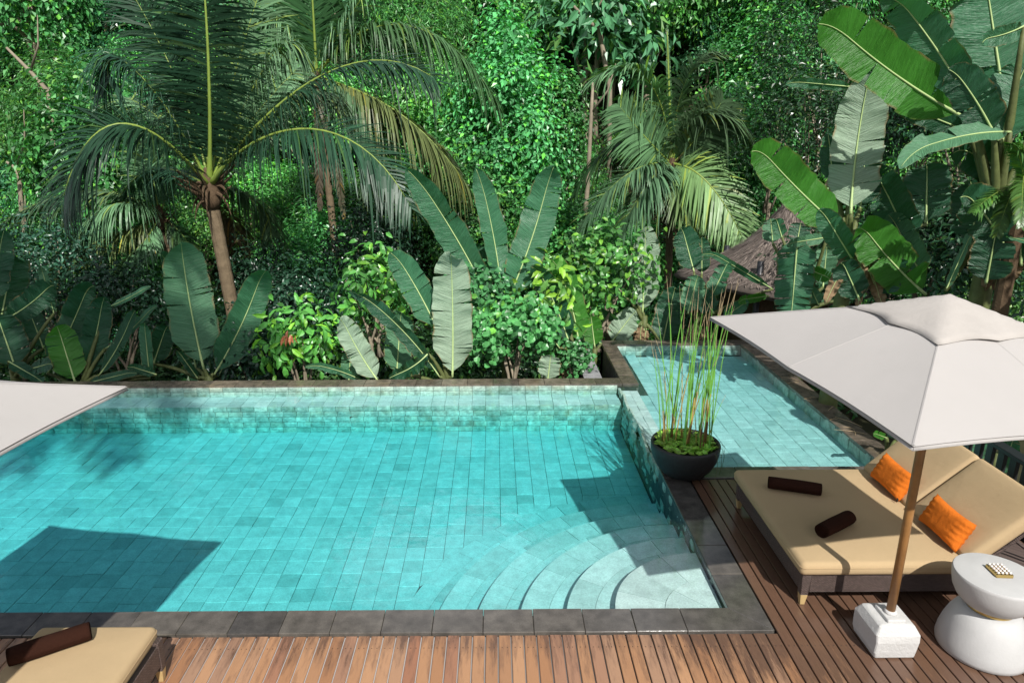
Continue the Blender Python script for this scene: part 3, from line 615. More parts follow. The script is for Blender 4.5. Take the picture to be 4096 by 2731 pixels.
def towel(c, d, ln, r, label, seed=0):
    """roll: spiral section swept along d"""
    d = nrm(d); side = nrm(np.cross(d, (0, 0, 1))); up = np.cross(side, d); rr = np.random.default_rng(seed); n = 40; m = 16; v = []
    for j in range(m):
        t = j / (m - 1) * 2 - 1; end = 1 - .06 * abs(t) ** 8
        for k in range(n):
            a = 2 * PI * k / n; lap = .006 * max(0, 1 - ((a / (2 * PI)) % 1) * 3) ; q = (r + lap) * end * (1 + .02 * math.sin(3 * a + t * 2 + seed) + .012 * math.sin(5 * t + seed))
            v.append(np.array(c) + d * (t * ln / 2) + side * q * math.cos(a) * 1.04 + up * (q * math.sin(a) * .96))
    f = [(j * n + k, j * n + (k + 1) % n, (j + 1) * n + (k + 1) % n, (j + 1) * n + k) for j in range(m - 1) for k in range(n)]
    base = len(v)
    for e, (j, sgn) in enumerate(((0, -1), (m - 1, 1))):                   # spiral ends: alternating rings in and out
        prev = [j * n + k for k in range(n)]
        for q, (fr, dep) in enumerate(((.9, .004), (.84, -.012), (.72, .003), (.64, -.012), (.50, .003), (.42, -.012), (.28, .003), (.2, -.012), (.06, 0))):
            cur = []
            for k in range(n):
                a = 2 * PI * k / n; s = (fr - .11 * k / n * (q < 8)) * r; v.append(np.array(c) + d * sgn * (ln / 2 + dep) + side * s * math.cos(a) + up * s * math.sin(a)); cur.append(len(v) - 1)
            f += [((prev[k], cur[k], cur[(k + 1) % n], prev[(k + 1) % n]) if sgn > 0 else (prev[k], prev[(k + 1) % n], cur[(k + 1) % n], cur[k])) for k in range(n)]; prev = cur
        f.append(tuple(prev))
    o = MB().add(np.array(v), f).build('rolled_towel', TOWEL, None, True); return tag(o, label, 'towel', 'dark brown rolled towels')
towel((2.88, 5.93, .493), (.46, -.16, 0), .47, .062, 'dark brown rolled towel lying towards the shallow pool on the daybed', 1)
towel((2.95, 5.245, .495), (.40, .26, 0), .42, .064, 'dark brown rolled towel with spiral end, beside the umbrella pole on the daybed', 2)
def pillow(p00, p10, p01, th, label):
    """p00-p10 lower edge, p00-p01 up the backrest"""
    p00, p10, p01 = map(np.array, (p00, p10, p01)); U, W = p10 - p00, p01 - p00; Nn = nrm(np.cross(U, W)); n = 22; v = []
    if Nn[2] < 0: Nn = -Nn
    idx = {}; f = []
    for s in (1, -1):
        for j in range(n + 1):
            for i in range(n + 1):
                u, w = i / n * 2 - 1, j / n * 2 - 1; e = max(0, (1 - u ** 4)) ** .5 * max(0, (1 - w ** 4)) ** .5
                pu, pw = u * (1 - .07 * (1 - abs(w)) * 0 - .09 * (1 - w * w) * abs(u) ** 3), w * (1 - .12 * (1 - u * u) * abs(w) ** 3)
                wr = .006 * math.sin(14 * u + 5 * w) * abs(w) ** 2 * e + .012 * math.sin(18 * w + 1) * abs(u) ** 3 * e
                v.append(p00 + U * (pu + 1) / 2 + W * (pw + 1) / 2 + Nn * s * (th * e + wr) ); idx[(s, i, j)] = len(v) - 1
        for j in range(n):
            for i in range(n):
                q = (idx[s, i, j], idx[s, i + 1, j], idx[s, i + 1, j + 1], idx[s, i, j + 1]); f.append(q if s > 0 else q[::-1])
    o = MB().add(np.array(v), f).build('cushion', ORANGE, None, True); return tag(o, label, 'cushion', 'orange cushions on the daybed')
def lean(y0_, y1_, shift=0): 
    a = R(64); n_ = np.array([-math.sin(a), 0, math.cos(a)]); d_ = np.array([math.cos(a), 0, math.sin(a)])
    b = np.array([3.765, 0, .445]) + n_ * .0
    return [b + np.array([0, y0_, 0]), b + np.array([shift, y1_, 0]), b + np.array([0, y0_, 0]) + d_ * .29]
p = lean(4.87, 5.39); pillow(p[0], p[1], p[2], .072, 'orange cushion on the backrest beside the white table')
p = lean(5.69, 6.21); pw_ = pillow(p[0], p[1], p[2], .072, 'orange cushion with small label tag on the backrest nearer the shallow pool')
MB().box(tuple(p[0] + [-.025, -.012, .012]), tuple(p[0] + [-.019, .006, .045])).build('label_tag', BLACKS, pw_)

# ------------------------------------------------------------------ single lounger and its towel
lg = empty('sun_lounger', (-2.9, 3.2, 0)); tag(lg, 'single dark rattan sun lounger with beige mattress under the other umbrella', 'sun lounger')
x0, x1, y0, y1 = -3.24, -2.40, 2.1, 4.07
for (px, py) in ((x0 + .035, y1 - .035), (x1 - .035, y1 - .035), (x0 + .035, y0 + .035), (x1 - .035, y0 + .035)): leg(lg, px, py, .345)
f = MB(); f.box((x0 + .07, y1 - .045, .15), (x1 - .07, y1 - .004, .325)); f.box((x0 + .07, y0 + .004, .15), (x1 - .07, y0 + .045, .325))
f.box((x0 + .004, y0 + .07, .15), (x0 + .045, y1 - .07, .325)); f.box((x1 - .045, y0 + .07, .15), (x1 - .004, y1 - .07, .325)); f.box((x0 + .045, y0 + .045, .26), (x1 - .045, y1 - .045, .302)); f.build('rattan_frame', RATTAN, lg, bevel=.006)
mt = cushion_obj('mattress', (-3.275, 2.1, .304), (-2.435, 4.105, .425), .045, BEIGE, lg, puff=.015); piped(mt, -3.275, 2.1, -2.435, 4.105, .383)
towel((-3.02, 3.83, .497), (.40, .26, 0), .47, .064, 'dark brown rolled towel on the single lounger', 3)

# ------------------------------------------------------------------ side table and brass box
tx_, ty_ = 3.675, 4.31
tb = empty('side_table', (tx_, ty_, 0)); tag(tb, 'round white hourglass side table with brass waist', 'table')
MB().lathe((tx_, ty_, 0), [(.285, 0), (.30, .010), (.305, .04), (.298, .10), (.278, .18), (.250, .26), (.218, .32), (.188, .350), (.155, .362), (.12, .364)], 56).build('base', TERR, tb, True)
MB().lathe((tx_, ty_, .358), [(.10, 0), (.152, .003), (.155, .008), (.155, .028), (.152, .033), (.10, .034)], 56).build('brass_waist', BRASS, tb, True)
o = MB().lathe((tx_, ty_, .388), [(.12, 0), (.16, .004), (.195, .022), (.235, .065), (.262, .12), (.275, .18), (.281, .235), (.280, .250), (.275, .258), (.263, .2615), (.1, .262)], 64).build('top', TERR, tb, True)
m = o.modifiers.new('e', 'EDGE_SPLIT'); m.split_angle = R(40)
ab = empty('brass_box', (3.70, 4.32, .65)); tag(ab, 'small square brass box studded with pale balls on the table', 'box')
Rz = Matrix.Translation((3.695, 4.325, .6505)) @ Matrix.Rotation(R(-4), 4, 'Z')
def tb_box(lo, hi, name, m, par, bevel=0):
    mb = MB().box(lo, hi); mb.v[0] = np.array([Rz @ Vector(q) for q in mb.v[0]]); return mb.build(name, m, par, bevel=bevel)
tb_box((-.058, -.068, 0), (.058, .068, .026), 'box_body', BRASS, ab, .003)
sph = bmesh.new(); bmesh.ops.create_icosphere(sph, subdivisions=2, radius=.0098); sme = bpy.data.meshes.new('ball'); sph.to_mesh(sme); sph.free(); sme.materials.append(BALLS)
for pl_ in sme.polygons: pl_.use_smooth = True
for i in range(4):
    for j in range(5):
        o = link('ball', sme, ab); p = Rz @ Vector((-.042 + .028 * i, -.052 + .026 * j, .034)); o.location = p - ab.location

# ------------------------------------------------------------------ bowl of reeds
bx, by = 2.15, 7.12
pot = empty('reed_bowl', (bx, by, .013)); tag(pot, 'black stone bowl with tall green reeds and water lettuce at the pool corner', 'planter')
MB().lathe((bx, by, .013), [(.10, 0), (.19, .0), (.24, .03), (.31, .11), (.36, .21), (.383, .31), (.388, .375), (.382, .395), (.365, .398), (.35, .385), (.345, .34), (.05, .335)], 56).build('bowl', BLACKS, pot, True)
MB().lathe((bx, by, .33), [(.01, .028), (.345, .035), (.01, .038)], 40).build('bowl_water', LATTICE, pot)
def rosette(seed):
    r = np.random.default_rng(seed); mb = MB()
    for k in range(7):
        a = k * 2 * PI / 7 + r.normal() * .2; d = np.array([math.cos(a), math.sin(a), 0]); s = np.array([-d[1], d[0], 0]); l = .036 * (.8 + .4 * r.random()); up = .35 + .5 * r.random()
        q = [np.zeros(3), d * l * .5 - s * .014 + [0, 0, l * up * .5], d * l + [0, 0, l * up * .75], d * l * .5 + s * .014 + [0, 0, l * up * .5]]
        g = .75 + .5 * r.random(); mb.add(q, [(0, 1, 2, 3)], (.30 * g, .46 * g, .06 * g))
    return mb
rm = []
for k in range(4):
    o = rosette(k).build('leaf_rosette', LEAF); rm.append(o.data); bpy.data.objects.remove(o)
spots = []
while len(spots) < 125:
    a, r_ = rng.random() * 2 * PI, .325 * math.sqrt(rng.random()); p = (r_ * math.cos(a), r_ * math.sin(a))
    if all((p[0] - q[0]) ** 2 + (p[1] - q[1]) ** 2 > .036 ** 2 for q in spots): spots.append(p)
    elif rng.random() < .002: spots.append(p)
for i, (px, py) in enumerate(spots):
    o = link('leaf_rosette', rm[i % 4], pot); o.location = (px, py, .383); o.rotation_euler = (rng.normal() * .15, rng.normal() * .15, rng.random() * 6); o.scale = [1.0 + .7 * rng.random()] * 3
for i in range(54):
    g = [(-.22, .05), (-.10, .12), (.02, .10), (.16, -.05), (.20, .12), (-.03, -.1), (.24, .0)][i % 7]; px, py = bx + g[0] + rng.normal() * .035, by + g[1] + rng.normal() * .045
    h = (.95 + 1.0 * rng.random()) * (1 if i % 9 else .5); lx, ly = rng.normal() * .13 + g[0] * .3, rng.normal() * .12; P0 = np.array([px, py, .36])
    pts = bez([P0, P0 + [lx * .25, ly * .25, h * .55], P0 + [lx, ly, h]], 7); rad = np.array([.0072, .0068, .006, .005, .004, .0028, .001]) * (.75 + .5 * rng.random())
    if i % 11 == 3: pts = np.vstack([pts[:-1], pts[-1] + [.03, 0, -.02]])
    v, f = tube(pts, rad, 5, False); mb = MB()
    y_ = rng.random() < .2
    for k in range(6):
        t = k / 5; c0 = np.array((.16, .085, .03)) if t < .10 and i % 4 == 0 else np.array((.42, .30, .09)) if (t < .25 and i % 3 == 0) or (y_ and t < .5) else np.array((.15, .38, .06)) if t < .93 else np.array((.42, .32, .18))
        mb.add(v, [q for q in f if q[0] // 5 == k], tuple(c0 * (.8 + .4 * rng.random())))
    mb.build('reed', REED, pot)
for i in range(5):
    a = -.9 + .22 * i; e = np.array([bx + .385 * math.cos(a), by + .385 * math.sin(a), .40]); d = np.array([math.cos(a), math.sin(a), 0])
    MB().tube(bez([e - d * .06 + [0, 0, .0], e + d * .09 + [0, 0, .05], e + d * .03 + [0, 0, -.1 - .22 * rng.random()]], 9), .0022, 4, False, r=(.10, .12, .03)).build('trailing_stem', REED, pot)

# ------------------------------------------------------------------ dark railing beyond the daybed
rl = empty('deck_railing', (4.98, 5.2, 0)); tag(rl, 'black timber railing with flat balusters behind the daybed backrests', 'railing')
MB().box((4.90, 2.4, .78), (5.02, 6.95, .825)).build('handrail', BLACKW, rl, bevel=.008)
MB().box((4.93, 2.4, .07), (4.99, 6.95, .12)).build('bottom_rail', BLACKW, rl, bevel=.004)
for k in range(28): MB().box((4.94, 2.52 + .16 * k, .12), (4.98, 2.60 + .16 * k, .782)).build('baluster', BLACKW, rl)
for k in range(3): MB().box((4.92, 2.42 + 2.21 * k, .0), (5.0, 2.50 + 2.21 * k, .781)).build('post', BLACKW, rl)

# ------------------------------------------------------------------ foliage builders
def leaf_cards(P, Nn, D, ln, wd, col, fold=.25):
    """one diamond leaf per row: base P, normal Nn, pointing D"""
    Nn = nrm(Nn); D = nrm(D - Nn * (D * Nn).sum(1, keepdims=True)); S = np.cross(Nn, D); ln = np.asarray(ln)[:, None]; wd = np.asarray(wd)[:, None]; n = len(P)
    a = P; m = P + D * ln * .45; t = P + D * ln - Nn * ln * .12; l = m - S * wd / 2 + Nn * wd * fold; r = m + S * wd / 2 + Nn * wd * fold
    v = np.stack([a, l, t, r], 1).reshape(-1, 3); i = np.arange(n)[:, None] * 4
    f = np.stack([i + [0, 2, 1], i + [0, 3, 2]], 1).reshape(-1, 3); return v, f, np.repeat(col, 2, 0)
def leaf_cards6(P, Nn, D, ln, wd, col, fold=.2):
    Nn = nrm(Nn); D = nrm(D - Nn * (D * Nn).sum(1, keepdims=True)); S = np.cross(Nn, D); ln = np.asarray(ln)[:, None]; wd = np.asarray(wd)[:, None]; n = len(P)
    m1, m2 = P + D * ln * .32 + Nn * ln * .04, P + D * ln * .68; t = P + D * ln - Nn * ln * .16
    v = np.stack([P, m1 - S * wd * .48 + Nn * wd * fold, m2 - S * wd * .42 + Nn * wd * fold * .7, t, m2 + S * wd * .42 + Nn * wd * fold * .7, m1 + S * wd * .48 + Nn * wd * fold, m1, m2], 1).reshape(-1, 3)
    i = np.arange(n)[:, None] * 8
    f3 = np.stack([i + [0, 6, 1], i + [0, 5, 6], i + [7, 3, 2], i + [7, 4, 3]], 1).reshape(-1, 3); f4 = np.stack([i + [6, 7, 2, 1], i + [5, 4, 7, 6]], 1).reshape(-1, 4)
    return v, [f3, f4], np.concatenate([np.repeat(col, 4, 0), np.repeat(col, 2, 0)])
def cols(n, base, r, var=.3, yel=.12):
    g = np.clip(1 + r.normal(size=(n, 1)) * var, .35, 2.0); c = np.array(base)[None] * g; k = (r.random((n, 1)) < yel); return np.where(k, c * np.array([[2.0, 1.5, .8]]), c)
def blob(r, n, cen, rad, clumps, crad, up=.5, shell=.55, flat=1.0):
    """leaf places in clumps spread through an ellipsoid"""
    d = nrm(r.normal(size=(clumps, 3))); d[:, 2] = np.where(d[:, 2] < -.35, -d[:, 2], d[:, 2]); d = nrm(d)
    rr = shell + (1 - shell) * r.random((clumps, 1)) ** .7; cc = d * rr * np.asarray(rad); k = r.integers(clumps, size=n)
    o = r.normal(size=(n, 3)) * crad * (.6 + .8 * r.random((clumps, 1)))[k]; o[:, 2] *= flat; P = cc[k] + o
    Nn = nrm(d[k] * .55 + nrm(o) * .45 + np.array([0, 0, up]) + r.normal(size=(n, 3)) * .45)
    D = nrm(nrm(o) + np.array([0, 0, -.35]) + r.normal(size=(n, 3)) * .6); return P + np.asarray(cen), Nn, D, k
def limbs(r, cen, rad, h, tr, nl=7):
    mb = MB(); b = bez([(0, 0, -.6), (r.normal() * .2, r.normal() * .2, h * .5), (r.normal() * .3, r.normal() * .3, h)], 8); mb.tube(b, np.linspace(tr, tr * .4, 8), 8)
    for k in range(nl):
        s = b[3 + k % 5]; d = nrm(r.normal(size=3)) * [1, 1, .6]; e = np.asarray(cen) + d * np.asarray(rad) * .75
        mb.tube(bez([s, (s + e) / 2 + [0, 0, .4], e], 6), np.linspace(tr * .45, tr * .08, 6), 5)
    return mb
def copy_tree(root, loc, rz, sc, label=None):
    r = root.copy(); C.objects.link(r); r.location = loc; r.rotation_euler = (0, 0, rz); r.scale = sc
    if label: r['label'] = label
    for ch in root.children:
        c = ch.copy(); C.objects.link(c); c.parent = r
    return r

# ------------------------------------------------------------------ jungle trees on the far hillside
G = 'jungle trees on the far hillside'
KINDS = [ # label, leaves, leaf length, width ratio, radii, centre height, clumps, clump radius, colour, material
    ('broad jungle tree with mid green leaves on the far hillside', 9500, .19, .5, (2.6, 2.6, 2.1), 3.2, 46, .40, (0.075, 0.231, 0.057), LEAF),
    ('dense jungle tree with small dark glossy leaves on the far hillside', 11000, .14, .5, (2.3, 2.3, 2.2), 3.0, 52, .34, (0.036, 0.142, 0.051), LEAFG),
    ('bushy jungle tree with pale yellowish green leaves on the far hillside', 9500, .165, .55, (2.5, 2.5, 1.9), 2.9, 48, .38, (0.127, 0.321, 0.067), LEAF),
    ('tall jungle tree draped in climbing vines on the far hillside', 10500, .155, .7, (1.5, 1.5, 3.7), 3.9, 58, .33, (0.082, 0.269, 0.072), LEAF),
    ('jungle tree with very large upright leaves on the far hillside', 1500, .42, .45, (2.3, 2.3, 1.6), 3.4, 60, .36, (0.090, 0.224, 0.090), LEAFG),
    ('feathery jungle tree with thin drooping leaves on the far hillside', 11000, .22, .20, (2.6, 2.6, 2.2), 3.2, 48, .40, (0.097, 0.269, 0.067), LEAF)]
protos = []
for k, (lab, n, ln, wr, rad, hc, cl, cr, col, m) in enumerate(KINDS):
    r = np.random.default_rng(100 + k); root = empty('jungle_tree'); tag(root, lab, 'tree', G)
    limbs(r, (0, 0, hc), rad, hc + .5, .16 if k != 3 else .22).build('trunk', TBARK, root, True)
    P, Nn, D, kk = blob(r, n, (0, 0, hc), rad, cl, cr, flat=.8); tone = (.72 + .6 * r.random((cl, 1)))[kk]
    v, f, c = leaf_cards(P, Nn, D, ln * (.6 + .7 * r.random(n)), ln * wr * (.7 + .5 * r.random(n)), cols(n, col, r) * tone)
    fast('crown', v, f, m, root, False, {'col': c}, local=True); protos.append(root)
used = set(); r = np.random.default_rng(5); spots = []
for yy in np.concatenate([np.arange(19.5, 34, 2.6), np.arange(34, 47, 4.2)]):
    st_ = 2.9 if yy < 34 else 4.2; hw = yy * .76 + 3
    for xx in np.arange(-hw, hw, st_): spots.append((xx + r.normal() * .8, yy + r.normal() * .8))
spots += [(1.4, 23.6), (3.2, 24.4), (2.2, 27.2), (4.8, 26.8), (.4, 26.2), (3.6, 29.5), (6.2, 25.2)]
for (xx, yy) in spots:
    k = r.choice(6, p=[.22, .2, .19, .14, .10, .15]); k = 0 if (k == 4 and yy < 27) else k
    if 3.5 < xx < 10.5 and yy < 21.5: continue
    s = (.6 + .85 * r.random() ** 1.3) * (1 if yy < 34 else 1.35 if yy < 60 else 2.6); z = float(terr(xx, yy)) - .3
    if yy < 26: s *= .8
    a = (xx, yy, z), r.random() * 6.28, (s, s, s * (.85 + .4 * r.random()))
    if k not in used:
        used.add(k); t = protos[k]; t.location, t.scale = a[0], a[2]; t.rotation_euler = (0, 0, a[1])
    else: copy_tree(protos[k], *a)
# ground cover over the slopes, which nobody could count
# the forest higher up the slope, beyond what the terrace shows singly
n = 60000; yy = 48 + 70 * r.random(n) ** 1.2; xx = r.uniform(-1, 1, n) * (yy * .9 + 10); hh = (3 + 3 * np.sin(xx * .7 + 2 * np.sin(yy * .4)) * np.sin(yy * .6 + np.sin(xx * .5))) * r.random(n) ** .5 * (1 + (yy - 48) / 60)
P = np.stack([xx, yy, terr(xx, yy) + hh], 1); ln = .5 + .9 * r.random(n)
v, f, c = leaf_cards(P, np.array([0, -.6, .7]) + r.normal(size=(n, 3)) * .5, r.normal(size=(n, 3)) + [0, 0, -.4], ln, ln * .6, cols(n, (.045, .14, .035), r, .3, .1)); tag(fast('upper_forest', v, f, LEAF, None, False, {'col': c}), 'forest covering the upper slope', 'forest', kind='stuff')
n = 90000; xx = r.uniform(-46, 46, n); yy = 11.5 + 44 * r.random(n) ** 1.1; keep = (np.abs(xx) < yy * .9 + 3); xx, yy = xx[keep], yy[keep]
ok = ~((yy < 12.7) & (xx > 1.2) & (xx < 5.2)); xx, yy = xx[ok], yy[ok]; n = len(xx)
clx = np.sin(xx * 1.7 + 2 * np.sin(yy * .9)) * np.sin(yy * 1.9 + np.sin(xx * 1.3)); hgt_ = np.maximum(0, .28 + .5 * clx) * r.random(n) ** .6 * np.where(yy < 14, .9, 1.4)
P = np.stack([xx, yy, terr(xx, yy) + hgt_], 1); Nn = np.array([0, -.35, .8]) + r.normal(size=(n, 3)) * .5; D = r.normal(size=(n, 3)) + np.array([0, -.3, -.3])
ln = (.12 + .16 * r.random(n)) * np.where(yy > 30, 1.5, 1)
v, f, c = leaf_cards(P, Nn, D, ln, ln * .55, cols(n, (.045, .13, .035), r, .35, .1)); tag(fast('ground_cover', v, f, LEAF, None, False, {'col': c}), 'low green ground cover spread over the jungle slopes', 'undergrowth', kind='stuff')

# ------------------------------------------------------------------ shrubs between the pool and the ravine
def shrub(name, loc, rad, n, ln, wr, col, m, label, cat='shrub', group=None, clumps=40, cr=.2, seed=0, var=.3, yel=.1, big=True, up=.5, stems=6, face=0):
    r = np.random.default_rng(seed); root = empty(name, loc); tag(root, label, cat, group); h = rad[2]; mb = MB()
    for k in range(stems):
        e = nrm(r.normal(size=3) * [1, 1, .5] + [0, 0, .6]) * np.asarray(rad) * .8 + [0, 0, h]; mb.tube(bez([(r.normal() * .08, r.normal() * .08, -.3), (e[0] * .3, e[1] * .3, h * .6), e], 7), np.linspace(.035, .006, 7), 5)
    o = mb.build('stems', TBARK, None, True); o.parent = root
    P, Nn, D, kk = blob(r, n, (0, 0, h), rad, clumps, cr, up=up); tone = (.7 + .6 * r.random((clumps, 1)))[kk]; Nn = nrm(Nn + np.array([0, -face, 0]))
    fn = leaf_cards6 if big else leaf_cards
    v, f, c = fn(P, Nn, D, ln * (.6 + .7 * r.random(n)), ln * wr * (.7 + .5 * r.random(n)), cols(n, col, r, var, yel))
    if not big: c = c * np.repeat(tone, 2, 0)
    fast('foliage', v, f, m, root, False, {'col': c}, local=True); return root
gz = lambda x, y: float(terr(x, y)) - .05
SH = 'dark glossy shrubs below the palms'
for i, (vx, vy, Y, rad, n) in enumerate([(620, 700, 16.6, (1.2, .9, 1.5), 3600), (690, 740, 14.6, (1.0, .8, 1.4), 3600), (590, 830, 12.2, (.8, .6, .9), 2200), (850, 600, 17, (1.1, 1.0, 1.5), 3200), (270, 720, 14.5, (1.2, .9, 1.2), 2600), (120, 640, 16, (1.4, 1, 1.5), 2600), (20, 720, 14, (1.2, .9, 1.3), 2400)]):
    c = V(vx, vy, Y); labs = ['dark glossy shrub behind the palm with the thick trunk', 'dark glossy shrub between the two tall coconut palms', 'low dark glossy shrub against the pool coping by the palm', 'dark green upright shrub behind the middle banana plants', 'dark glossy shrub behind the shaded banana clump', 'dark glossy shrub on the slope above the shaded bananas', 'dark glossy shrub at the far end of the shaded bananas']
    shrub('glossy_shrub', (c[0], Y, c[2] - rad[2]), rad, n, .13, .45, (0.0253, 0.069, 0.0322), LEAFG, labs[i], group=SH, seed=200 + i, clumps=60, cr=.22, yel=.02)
c = V(690, 800, 11.55); rt = shrub('cacao_bush', (c[0], 11.55, c[2] - .75), (.62, .45, .75), 420, .22, .42, (0.0978, 0.241, 0.0403), LEAF, 'bright green bush with ribbed drooping leaves and an orange young shoot', seed=230, clumps=30, cr=.16, yel=.3, up=.3, face=.5)
q = V(662, 768, 11.0); rr_ = np.random.default_rng(3); n = 9; v, f, cc = leaf_cards6(q + rr_.normal(size=(n, 3)) * .035, np.array([0, -1, .3]) + rr_.normal(size=(n, 3)) * .3, np.array([0, 0, -1]) + rr_.normal(size=(n, 3)) * .25, np.full(n, .17), np.full(n, .055), cols(n, (.55, .17, .06), rr_, .2, 0))
tag(fast('young_leaves', v, f, LEAF, rt, False, {'col': cc}), 'orange young leaves')
c = V(860, 690, 12.4); shrub('cacao_bush', (c[0], 12.4, c[2] - .8), (.8, .5, .8), 380, .22, .42, (0.0747, 0.196, 0.0345), LEAF, 'green bush with ribbed leaves behind the leaning banana leaf', seed=231, clumps=26, cr=.2, yel=.25, up=.3, face=.4)
c = V(1250, 690, 11.9); shrub('cacao_bush', (c[0], 11.9, c[2] - .7), (.5, .4, .6), 240, .22, .42, (0.115, 0.253, 0.0403), LEAF, 'yellowish ribbed leaf bush above the vine mound', seed=232, clumps=20, cr=.16, yel=.4, up=.3, face=.4)
c = V(1390, 640, 13.4); shrub('broad_leaf_bush', (c[0], 13.4, c[2] - 1.0), (1.0, .6, 1.0), 900, .16, .6, (0.0805, 0.207, 0.0403), LEAF, 'mid green bush behind the short banana plants near the channel', seed=233, clumps=40, cr=.2, yel=.2, up=.3, face=.4)
# vine mound: heart-shaped broad leaves
c = V(1180, 790, 11.25); vm = shrub('vine_mound', (c[0], 11.25, c[2] - .75), (.78, .42, .78), 1500, .115, .95, (0.0862, 0.247, 0.0633), LEAF, 'mound of broad leaved climbing vine against the pool coping', 'vine', seed=240, clumps=70, cr=.10, yel=.05, up=.25, face=.7, var=.25)
c = V(1100, 700, 11.9); shrub('vine_mound', (c[0], 11.9, c[2] - .7), (.55, .4, .7), 800, .11, .95, (0.0575, 0.172, 0.0517), LEAF, 'upper mound of climbing vine behind the tall banana stem', 'vine', seed=241, clumps=50, cr=.1, yel=.05, up=.25, face=.6)
c = V(1320, 830, 11.0); shrub('vine_mound', (c[0], 11.0, c[2] - .35), (.30, .25, .32), 300, .09, .9, (0.069, 0.207, 0.0575), LEAF, 'small tuft of vine beside the overflow channel', 'vine', seed=242, clumps=25, cr=.07, yel=.05, up=.25, face=.6)
# bushes filling the near side of the ravine, and the shade behind the large bananas
r = np.random.default_rng(17)
RB = 'round bushes along the near side of the ravine'
for i in range(34):
    xx = -13 + 26 * ((i * .618) % 1) + r.normal() * .4; yy = 14.2 + 4.5 * r.random(); s = .9 + .6 * r.random()
    if xx > 3.0 and yy < 17.5: yy += 4
    kind = i % 3; colr = [(.035, .09, .03), (.06, .14, .03), (.045, .115, .035)][kind]; lab = ['round bush of small dark leaves in the ravine behind the pool', 'round bush of yellowish green leaves in the ravine behind the pool', 'round bush of narrow green leaves in the ravine behind the pool'][kind]
    shrub('ravine_bush', (xx, yy, gz(xx, yy)), (1.3 * s, 1.1 * s, 1.15 * s), 2600, [.15, .17, .2][kind], [.5, .55, .3][kind], colr, [LEAFG, LEAF, LEAF][kind], lab, 'bush', RB, 55, .24, 300 + i, big=False)
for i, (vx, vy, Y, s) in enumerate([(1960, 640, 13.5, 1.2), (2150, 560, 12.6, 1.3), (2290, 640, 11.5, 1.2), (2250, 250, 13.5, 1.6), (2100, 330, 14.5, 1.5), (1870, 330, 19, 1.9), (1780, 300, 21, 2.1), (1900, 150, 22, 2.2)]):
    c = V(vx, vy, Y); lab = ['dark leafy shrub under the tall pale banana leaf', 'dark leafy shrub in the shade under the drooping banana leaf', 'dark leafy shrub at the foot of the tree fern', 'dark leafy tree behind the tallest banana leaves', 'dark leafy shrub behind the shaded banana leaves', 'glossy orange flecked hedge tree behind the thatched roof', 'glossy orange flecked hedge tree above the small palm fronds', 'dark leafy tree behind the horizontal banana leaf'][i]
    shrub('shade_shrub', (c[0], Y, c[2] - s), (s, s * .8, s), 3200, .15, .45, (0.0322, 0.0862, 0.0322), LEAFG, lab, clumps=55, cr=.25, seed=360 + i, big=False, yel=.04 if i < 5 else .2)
    if c[2] - 2 * s > gz(c[0], Y): MB().tube([(c[0], Y, gz(c[0], Y) - .2), (c[0] + .1, Y + .1, c[2] - s)], [.10, .06], 7).build('trunk', TBARK, C.objects[-1].parent)

